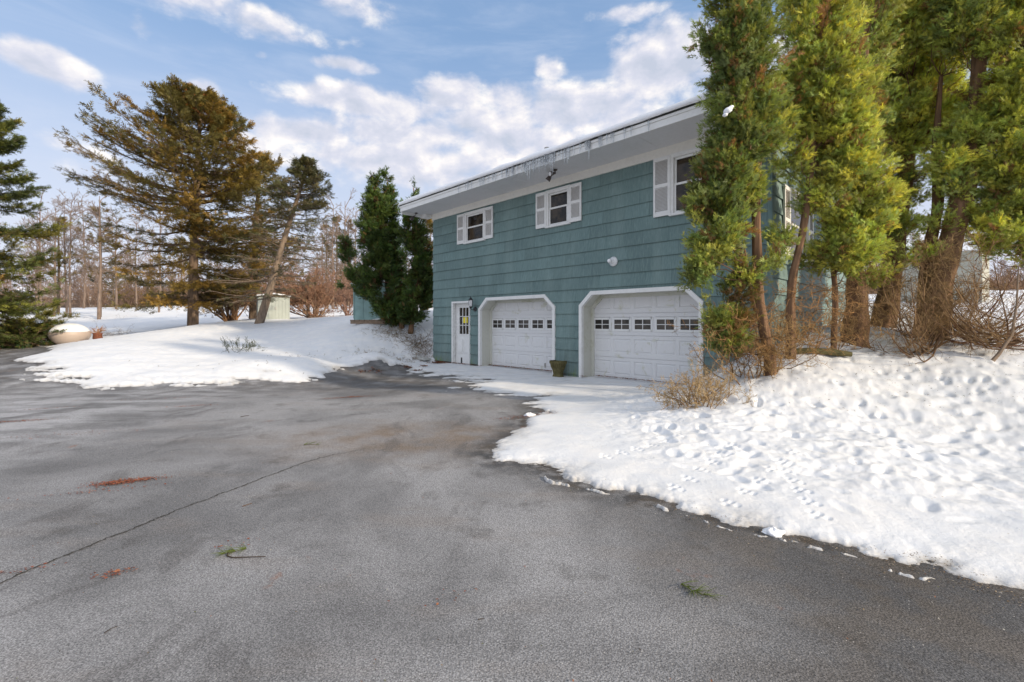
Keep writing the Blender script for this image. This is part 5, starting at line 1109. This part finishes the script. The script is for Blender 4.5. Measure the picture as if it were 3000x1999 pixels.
tangle(1875 + 400 * .7475, 6.8, 34, .22, .25, 1.1, .7, 'brown dead twigs draping the lower left side of the nearest evergreen', (.27, .15, .06))
tangle(2275, 6.75, 30, .12, .1, .7, .5, 'curly dry strands round the foot of the nearest trunk')
tangle(2350, 7.7, 46, .28, .2, 1.1, .8, 'orange curly dead twigs between the second and third trunks', (.36, .20, .08))
tangle(2460, 8.2, 44, .22, .4, 1.35, .7, 'dry curly strands hanging before the stump like trunk', (.34, .21, .10))
tangle(2600, 9.4, 26, .25, .5, 1.5, .8, 'curly dead twigs between the third and fourth trunks')
tangle(2735, 8.3, 120, .24, .1, 1.7, .75, 'thick curly vine tangle wrapping the massive trunk', (.28, .19, .09))
tangle(2960, 8.0, 60, .5, .3, 1.6, 1.0, 'brown twig tangle below the rightmost evergreen', (.27, .16, .09))
# sweeping bare branches
def sweep(name, starts, label, col_=(.12, .07, .04), n=14, L=1.4, dirv=(-1, 0, 0), droop=.5):
    b0 = starts; root = empty(name, b0); tag(root, label, 'branches')
    d0 = np.array(dirv, float)[None] + rng.normal(0, .35, (n, 3)); st = rng.normal(0, .08, (n, 3)) + [0, 0, .35]
    K = 9; q = np.linspace(0, 1, K)[None, :, None]; ln = L * rng.uniform(.5, 1.1, n)[:, None, None]
    Pp = st[:, None] + norm(d0)[:, None] * ln * q + np.array([0, 0, 1.]) * ln * (-.75 * droop * q * (1 - .95 * q) * 2 + .42 * q ** 2.5)
    Pp += np.cumsum(rng.normal(0, .012, Pp.shape), 1)
    gz = terr((Pp[..., 0] + b0[0]), (Pp[..., 1] + b0[1])) - b0[2] + .05; Pp[..., 2] = np.maximum(Pp[..., 2], gz)
    R = (.017 * rng.uniform(.5, 1.2, n))[:, None] * (1 - .75 * q[0, :, 0])[None]
    ac = Acc(); ac.tubes(Pp, R, 6, np.array(col_)); ac.build('limbs', M['bark'], root, True)
    k = np.repeat(np.arange(n), 9); u = rng.integers(2, K - 1, len(k)); s2 = Pp[k, u]; tg = norm(Pp[k, u + 1] - Pp[k, u])
    lv = grow(s2, tg + rng.normal(0, .4, tg.shape) + [0, 0, .25], L * .3 * rng.uniform(.4, 1.2, len(k)), np.full(len(k), .005), 2, (3,), (.5,), (.6,), up=.1, wig=.2)
    ac = Acc()
    for p_, r_ in lv: ac.tubes(p_, np.maximum(r_, .002), 3, np.array((.22, .14, .07)) * rng.uniform(.6, 1.4, (len(p_), 1)))
    ac.build('twigs', M['twig'], root)
sweep('fallen_branches', G(2740, Z=7.9), 'sweeping bare brown branches curving over the snow left of the vine wrapped trunk', n=20, L=1.5, dirv=(-1, -.35, 0))
sweep('fallen_branches', G(2790, Z=8.2), 'bare branches arching right from the vine wrapped trunk over the snow', n=18, L=1.9, dirv=(1, -.2, .1), col_=(.14, .06, .04))
sweep('fallen_branches', G(2990, Z=7.4), 'tangle of thin bare branches at the right edge above the snow', n=16, L=1.5, dirv=(-1, .2, .35))
b = G(2896, Z=7.2); mb = MB(); mb.tube([(0, 0, -.05), (.18, .02, .12), (.42, .05, .42), (.55, .1, .9), (.58, .1, 1.5)], [.03, .026, .02, .014, .008], 8); o = mb.build('leaning_branch', M['wood']); o.location = b; tag(o, 'single brown branch stuck in the snow leaning right near the right edge', 'branch')
b = G(2375, Z=7.75); mb = MB(); mb.tube([(-.35, .1, .05), (0, 0, .08), (.35, -.05, .05), (.6, -.12, .02)], [.05, .045, .06, .04], 8); o = mb.build('fallen_log', M['stone']); o.location = b; tag(o, 'mossy fallen log in the snow at the foot of the second evergreen', 'log')
# bank litter left of the house (dead weeds)
def grassy(name, spots, n, h, label, cols):
    pts = []
    for (X, Z, rx, ry) in spots:
        x0 = (X - HX) / F * Z
        for k in range(n): pts.append((x0 + random.gauss(0, rx), Z + random.gauss(0, ry)))
    pts = np.array(pts); z = terr(pts[:, 0], pts[:, 1]) + .04; N = len(pts); st = np.c_[pts, z]
    dr = np.c_[rng.normal(0, .8, N), rng.normal(-.3, .6, N), rng.uniform(.15, 1, N)]
    lv = grow(st, dr, h * rng.uniform(.4, 1.2, N), np.full(N, .004), 2, (2,), (.5,), (.6,), K=4, droop=.5, wig=.2)
    ac = Acc()
    for p_, r_ in lv: ac.tubes(p_, np.maximum(r_, .0025), 3, np.array(cols)[rng.integers(0, len(cols), len(p_))] * rng.uniform(.6, 1.4, (len(p_), 1)))
    o = ac.build(name, M['twig']); tag(o, label, 'dry weeds', kind='stuff')
BR = [(.20, .13, .07), (.27, .19, .10), (.13, .08, .05), (.16, .13, .05)]
grassy('dry_weeds', [(1190, 17.0, .5, .25), (1230, 16.8, .3, .2), (1150, 17.2, .4, .2), (1240, 16.4, .2, .3)], 170, .28, 'brown matted weeds along the top of the bank beside the house', BR)
grassy('dry_weeds', [(1185, 16.0, .35, .3), (1120, 15.6, .3, .25), (1080, 15.2, .25, .2), (1165, 15.3, .2, .3), (1215, 15.8, .2, .2)], 45, .16, 'thin brown weeds poking through the snowy bank slope', BR)
grassy('dry_weeds', [(900, 14.0, .8, .5), (780, 12.5, .5, .2), (650, 12.0, 1.5, .4), (1010, 14.5, .4, .3)], 22, .09, 'sparse grass blades in the snow of the left bank', [(.12, .12, .07), (.16, .12, .07)])
grassy('dry_weeds', [(240, 45, 6, 2), (500, 58, 10, 3), (330, 26, .5, .3)], 60, .7, 'dry weeds at the far edge of the snowy lawn', BR)

# ------------------------------------------------------------------ left yard objects
b = G(205, Z=22.6); mb = MB(); r = .84
root = empty('garden_bowl', (b[0], b[1], b[2])); root.scale = (.9, .9, .9); tag(root, 'large rounded beige stone bowl heaped with snow beside the driveway', 'bowl')
mb.lathe([(.30, -.06), (.55, .04), (.76, .22), (.86, .45), (.86, .62), (.80, .72)], 36); mb.build('shell', M['bowl'], root, smooth=True)
mb = MB(); mb.lathe([(.84, .66), (.80, .74), (.72, .86), (.58, .98), (.38, 1.08), (.12, 1.14), (.01, 1.145)], 36); mb.build('snow_heap', M['snowcap'], root, smooth=True)
b = G(286, Z=22); mb = MB()
mb.lathe([(.13, 0), (.19, .1), (.17, .28), (.20, .36)], 14); o = mb.build('flowerpot', M['litter'], smooth=True); o.location = b; tag(o, 'small terracotta pot with dry stalks beside the large beige bowl', 'pot')
lv = grow(np.zeros((16, 3)) + [0, 0, .3], np.c_[rng.normal(0, .7, (16, 2)), np.ones(16)], np.full(16, .35), np.full(16, .012), 2, (3,), (.5,), (.6,)); ac = Acc()
for p_, r_ in lv: ac.tubes(p_, np.maximum(r_, .008), 3, np.array((.35, .18, .09)))
ac.build('stalks', M['twig'], o)
# brush pile at the left edge
b = G(20, Z=22.5); root = empty('brush_pile', b); tag(root, 'pile of cut green pine boughs with bare logs at the left edge', 'brush pile')
n = 170; st = np.c_[rng.normal(-.6, 1.3, n), rng.normal(0, .6, n), rng.uniform(.0, 1.1, n)]; st[:, 2] *= np.clip(1.25 - np.abs(st[:, 0] + .4) / 2.8, .1, 1); dr = np.c_[rng.normal(.5, .7, n), rng.normal(-.3, .5, n), rng.normal(-.08, .3, n)]
lv = grow(st, dr, rng.uniform(.5, 1.1, n), np.full(n, .022), 2, (6,), (.5,), (.6,), droop=.25); ac = Acc()
for p_, r_ in lv: ac.tubes(p_, np.maximum(r_, .008), 4, np.array((.20, .14, .09)))
ac.build('boughs', M['bark'], root, True)
ac = Acc(); p_ = lv[1][0]; k = np.repeat(np.arange(len(p_)), 7); j = rng.integers(1, 4, len(k)); pos = p_[k, j] + rng.normal(0, .05, (len(k), 3)); dd_ = norm(p_[k, j + 1] - p_[k, j]) + rng.normal(0, .4, (len(k), 3))
G2 = np.array([(.05, .10, .035), (.07, .12, .03), (.10, .12, .03), (.04, .08, .04), (.16, .12, .05)])
ac.cards(PINEB, pos, dd_, np.array([0, 0, 1.]) + rng.normal(0, .5, pos.shape), .24 * rng.uniform(.6, 1.3, len(k)), G2[rng.integers(0, 5, len(k))] * rng.uniform(.7, 1.4, (len(k), 1))); ac.build('needles', M['needle'], root)
ac = Acc(); n = 16; st = np.c_[rng.uniform(-2.5, .6, n), rng.normal(-.8, .2, n), rng.uniform(.04, .2, n)]; d_ = norm(np.c_[np.ones(n), rng.normal(0, .3, n), rng.normal(0, .08, n)])
q = np.linspace(0, 1, 5)[None, :, None]; ac.tubes(st[:, None] + d_[:, None] * q * rng.uniform(1, 1.8, n)[:, None, None], np.tile([.05, .048, .045, .04, .035], (n, 1)), 7, np.array((.24, .17, .12))); ac.build('logs', M['bark'], root, True)

# sheds
def shed(name, b, rz, w_, d_, h, roofh, mwall, label, cat='shed', ribs=9, face=None):
    root = empty(name, b, rz); tag(root, label, cat)
    mb = MB(); mb.box(-w_ / 2, w_ / 2, -d_ / 2, d_ / 2, -.2, h)
    mb.poly([(-w_ / 2, -d_ / 2, h), (w_ / 2, -d_ / 2, h), (0, -d_ / 2, h + roofh)]); mb.poly([(-w_ / 2, d_ / 2, h), (0, d_ / 2, h + roofh), (w_ / 2, d_ / 2, h)])
    for k in range(ribs + 1): xx = -w_ / 2 + w_ * k / ribs; mb.box(xx - .02, xx + .02, -d_ / 2 - .015, -d_ / 2 - .002, -.1, h - .03)
    for k in range(ribs - 2): yy = -d_ / 2 + d_ * (k + .5) / (ribs - 2); mb.box(-w_ / 2 - .015, -w_ / 2 - .002, yy - .02, yy + .02, -.1, h - .03)
    mb.build('wall', mwall, root)
    mb = MB(); e = .08
    for s in (-1, 1):
        x0, x1 = 0, s * (w_ / 2 + e); z0, z1 = h + roofh + .02, h - roofh * e / (w_ / 2) + .02
        for dz in (0,):
            v = [(x0, -d_ / 2 - e, z0), (x1, -d_ / 2 - e, z1), (x1, d_ / 2 + e, z1), (x0, d_ / 2 + e, z0)]; t_ = [(a, b_, c_ + .07) for a, b_, c_ in v]
            mb.poly(v); mb.poly(t_)
            for k in range(4): mb.poly([v[k], v[(k + 1) % 4], t_[(k + 1) % 4], t_[k]])
    mb.build('roof', M['snowcap'], root)
    mb = MB(); mb.box(.05, .11, -d_ / 2 - .04, -d_ / 2 - .016, h * .45, h * .55); mb.build('latch', M['metal'], root)
    return root
shed('garden_shed', G(800, Z=27.5), math.radians(32), 1.62, 1.3, 1.36, .12, M['shedgreen'], 'pale green metal shed with a snowy roof behind the leaning spruce')
shed('playhouse', G(1128, Z=20.3), math.radians(-8), 2.0, 1.8, 1.28, .22, M['shedteal'], 'low teal shed half hidden behind the dark evergreen clump', ribs=5)
b = G(1096, Z=18.3); mb = MB()
for k in range(7): mb.box(-.75 + k * .21, -.56 + k * .21, -.5, .5, .02, .06)
mb.box(-.75, .7, -.48, -.42, -.10, .018); mb.box(-.75, .7, .42, .48, -.10, .018); o = mb.build('pallet', M['wood']); o.location = (b[0], b[1], b[2] + .02); o.rotation_euler = (0, 0, -.2); tag(o, 'weathered wooden pallet on the bank in front of the teal shed', 'pallet')
# far houses
def far_house(b, rz, w_, d_, h, rh, mw, label, mr=None, nw=3):
    root = empty('far_house', b, rz); tag(root, label, 'house')
    mb = MB(); mb.box(-w_ / 2, w_ / 2, -d_ / 2, d_ / 2, -1, h); wl = mb.build('wall', mw, root)
    mb.poly([(0, 0, 0)] * 3) if False else None
    mb = MB(); v = [(-w_ / 2 - .4, -d_ / 2 - .4, h), (w_ / 2 + .4, -d_ / 2 - .4, h), (w_ / 2 + .4, 0, h + rh), (-w_ / 2 - .4, 0, h + rh), (-w_ / 2 - .4, d_ / 2 + .4, h), (w_ / 2 + .4, d_ / 2 + .4, h)]
    mb.poly([v[0], v[1], v[2], v[3]]); mb.poly([v[3], v[2], v[5], v[4]]); mb.poly([v[0], v[3], v[4]]); mb.poly([v[1], v[5], v[2]]); mb.poly([v[0], v[4], v[5], v[1]]); mb.build('roof', mr or M['snowcap'], root)
    for k in range(nw):
        x_ = -w_ / 2 + w_ * (k + .5) / 3 - .5; mb = MB(); mb.box(x_, x_ + 1.0, -d_ / 2 - .03, -d_ / 2 + .02, h * .4, h * .8); mb.build('window', M['glass'], root)
far_house(P(105, 884, 110), 0, 6, 7, 1.9, 1.6, M['farwhite'], 'distant white house beyond the field at far left')
far_house(P(168, 886, 105), .1, 7.5, 6, .9, .9, M['fargrey'], 'low distant grey house with a snow covered roof')
far_house(P(240, 888, 105), -.2, 4.5, 5, .6, .8, M['fargrey'], 'small distant brown roofed house right of the low grey one', M['snowcap'])
b = G(2765, Z=25); far_house((b[0], b[1], b[2]), math.radians(-50), 3.2, 3.5, 2.4, 1.5, M['cream'], 'cream gabled building glimpsed between the right hand trunks', nw=0)

# ------------------------------------------------------------------ background trees
def bare_mesh(h, seed, twigs=True, colr=(.20, .15, .12), r=.13, nb=26, gap=.3, up=.5, minr=.018):
    global rng
    keep = rng; rng = np.random.default_rng(seed); ac = Acc(); K = 8
    q = np.linspace(0, 1, K); path = np.c_[np.cumsum(rng.normal(0, .03, K)) * h * .12, np.cumsum(rng.normal(0, .03, K)) * h * .12, q * h]; path[0, :2] = 0
    A_ = Acc(); A_.tubes(path[None], np.maximum(r * (1 - .85 * q), minr)[None], 6, np.array(colr))
    t = gap + (1 - gap) * rng.random(nb); st = polyat(path, t); az_ = rng.uniform(0, 6.28, nb); dr = np.c_[np.cos(az_), np.sin(az_), np.full(nb, up) + rng.normal(0, .2, nb)]
    lv = grow(st, dr, h * (.30 - .17 * t) * rng.uniform(.6, 1.2, nb), np.full(nb, r * .3), 3, (6, 4), (.45, .5), (.55, .55), up=.12, wig=.14)
    B_ = Acc()
    for p_, r_ in lv: B_.tubes(p_, np.maximum(r_, minr * (1 if p_.shape[0] == nb else .6)), 3, np.array(colr) * rng.uniform(.8, 1.25, (len(p_), 1)))
    rng = keep; return A_, B_
def bare_proto(h, seed, label, **k):
    a, b_ = bare_mesh(h, seed, **k); root = empty('bare_tree', (0, 0, 0)); tag(root, label, 'tree'); a.build('trunk', M['bark'], root, True); b_.build('branches', M['twig'], root); return root
protos = [bare_proto(12, 101 + i, 'bare tree', r=.12, nb=22, gap=.25, up=.9) for i in range(3)] + [bare_proto(12, 201 + i, 'bare tree', r=.16, nb=34, gap=.2, up=.6) for i in range(2)]
used = set()
def bt(i, px, Z, top, label, group=None, rz=None, sxy=1.):
    p_ = protos[i]; o = p_ if i not in used else copy_tree(p_); used.add(i)
    g_ = G(px, Z=Z); h = (CZ + (HY - top) / F * Z) - g_[2]; s = h / 12; o.location = g_; o.scale = (s * sxy, s * sxy, s); o.rotation_euler = (0, 0, rz if rz is not None else random.uniform(0, 6.28)); o['label'] = label
    if group: o['group'] = group
    return o
gl = 'bare trees along the left lawn'
spec = [(0, 112, 48, 640, 'thin bare tree nearest the left spruce'), (1, 158, 46, 600, 'forked bare tree right of the left spruce'), (2, 196, 50, 590, 'slender bare tree before the low grey far house'), (0, 206, 47, 585, 'straight bare tree, right one of a close pair'), (3, 290, 44, 575, 'bare tree with open crown left of the large hemlock'), (1, 465, 52, 600, 'bare tree seen through the left limbs of the hemlock'),
        (4, 340, 60, 640, 'hazy bare tree behind the left limbs of the hemlock'), (2, 400, 62, 640, 'grey bare tree far behind the hemlock'), (3, 120, 60, 590, 'wide bare tree far behind the left lawn'), (0, 245, 64, 600, 'faint thin bare tree far behind the pair'), (4, 975, 55, 600, 'bare tree with fine crown right of the leaning spruce'), (3, 1012, 48, 590, 'tall fine bare tree left of the dark evergreen clump'), (2, 945, 60, 640, 'thin bare tree behind the reddish shrub'), (1, 1040, 62, 620, 'thin bare tree behind the dark evergreen clump'), (4, 1262, 50, 620, 'pale bare tree seen in the gap beside the house corner')]
for i, px, Z, top, lb in spec: bt(i, px, Z, top, lb, 'bare trees round the far lawn')
# slim conifers behind
for (px, Z, base, top, lb, n, wd) in ((292, 46, 920, 600, 'small tufted pine with bare lower trunk left of the hemlock', 46, 2.4), (170, 49, 915, 640, 'sparse tufted pine beside the forked bare tree', 36, 1.8), (985, 62, 900, 640, 'thin pine in the distant stand right of the leaning spruce', 50, 1.5), (1020, 64, 900, 650, 'second thin pine of the distant stand', 50, 1.5), (955, 66, 900, 655, 'third thin pine of the distant stand, nearest the leaning spruce', 50, 1.5), (1250, 40, 920, 640, 'snow dusted pine glimpsed between the evergreens and the house', 70, 1.6), (530, 66, 900, 700, 'dark distant pine seen below the hemlock crown', 60, 2.2), (430, 70, 900, 780, 'small round dark pine at the far field edge', 40, 2.2), (330, 72, 900, 800, 'low dark pine at the far field edge', 40, 2.0)):
    g_ = G(px, Z=Z); h = (CZ + (HY - top) / F * Z) - g_[2]
    ls = limbset(n, .3, 1, [(0, wd), (.5, wd), (.85, wd * .5), (1, .2)], [(0, 0), (1, .5)], .4)
    conifer('pine', g_, [(0, 0, -.3), (.1, 0, h * .5), (0, 0, h)], [.16, .11, .03], ls, lb, size=.45, colr=OLIVE * .8, tw=6, sp=3, minr=.012, cat='pine', group='pines beyond the lawn')
# far woodland: one mass
ac = Acc(); 
for k in range(150):
    Z = random.uniform(84, 110); px = random.uniform(-500, 1350); h = random.uniform(3.0, 5.5) if k % 3 else random.uniform(6, 12)
    if px > 880: h *= 1.3
    i = random.randrange(3); 
    if k < 6: pass
wood = [bare_mesh(8, 301 + i, r=.08, nb=34, gap=.05, up=.9, minr=.022, colr=(.25, .175, .135)) for i in range(3)]
Vs = []; Fs = []; Cs = []; off_ = 0
for k in range(420):
    Z = random.uniform(82, 112); px = random.uniform(-600, 1400) if k % 5 else random.uniform(2200, 3600); h = random.uniform(4.0, 7.5) if k % 4 else random.uniform(7, 12)
    if px > 2000: Z = random.uniform(60, 90)
    a_, b_ = wood[k % 3]; xx = (px - HX) / F * Z; z0 = T1(xx, Z); an = random.uniform(0, 6.28); s = h / 8; cz, sn = math.cos(an) * s, math.sin(an) * s
    for q_ in (a_, b_):
        V = np.concatenate(q_.V); C_ = np.concatenate(q_.C); Fq = np.concatenate(q_.F)
        V2 = np.c_[V[:, 0] * cz - V[:, 1] * sn + xx, V[:, 0] * sn + V[:, 1] * cz + Z, V[:, 2] * s + z0 - .2]
        Vs.append(V2); Fs.append(Fq + off_); Cs.append(C_ * random.uniform(.7, 1.2)); off_ += len(V)
o = mesh_np('woodland', np.concatenate(Vs), np.concatenate(Fs), M['twig'], None, False, np.concatenate(Cs)); tag(o, 'grey brown bare woodland beyond the snowy fields', 'woodland', kind='stuff')
# low thicket behind the field
n = 5200; pts = np.c_[rng.uniform(-75, 10, n), rng.uniform(80, 92, n)]; pts = np.r_[pts, np.c_[rng.uniform(25, 75, 2500), rng.uniform(44, 56, 2500)]]; n = len(pts); z = terr(pts[:, 0], pts[:, 1])
lv = grow(np.c_[pts, z - .1], np.c_[rng.normal(0, .3, (n, 2)), np.ones(n)], rng.uniform(1.6, 4.4, n) * np.where(pts[:, 0] > 20, .5, 1), np.full(n, .04), 2, (3,), (.4,), (.6,), K=4); ac = Acc()
for p_, r_ in lv: ac.tubes(p_, np.maximum(r_, .022), 3, np.array((.21, .14, .10)) * rng.uniform(.6, 1.4, (len(p_), 1)))
o = ac.build('thicket', M['twig']); tag(o, 'dense brown thicket along the far edge of the fields', 'thicket', kind='stuff')
print('scene built')
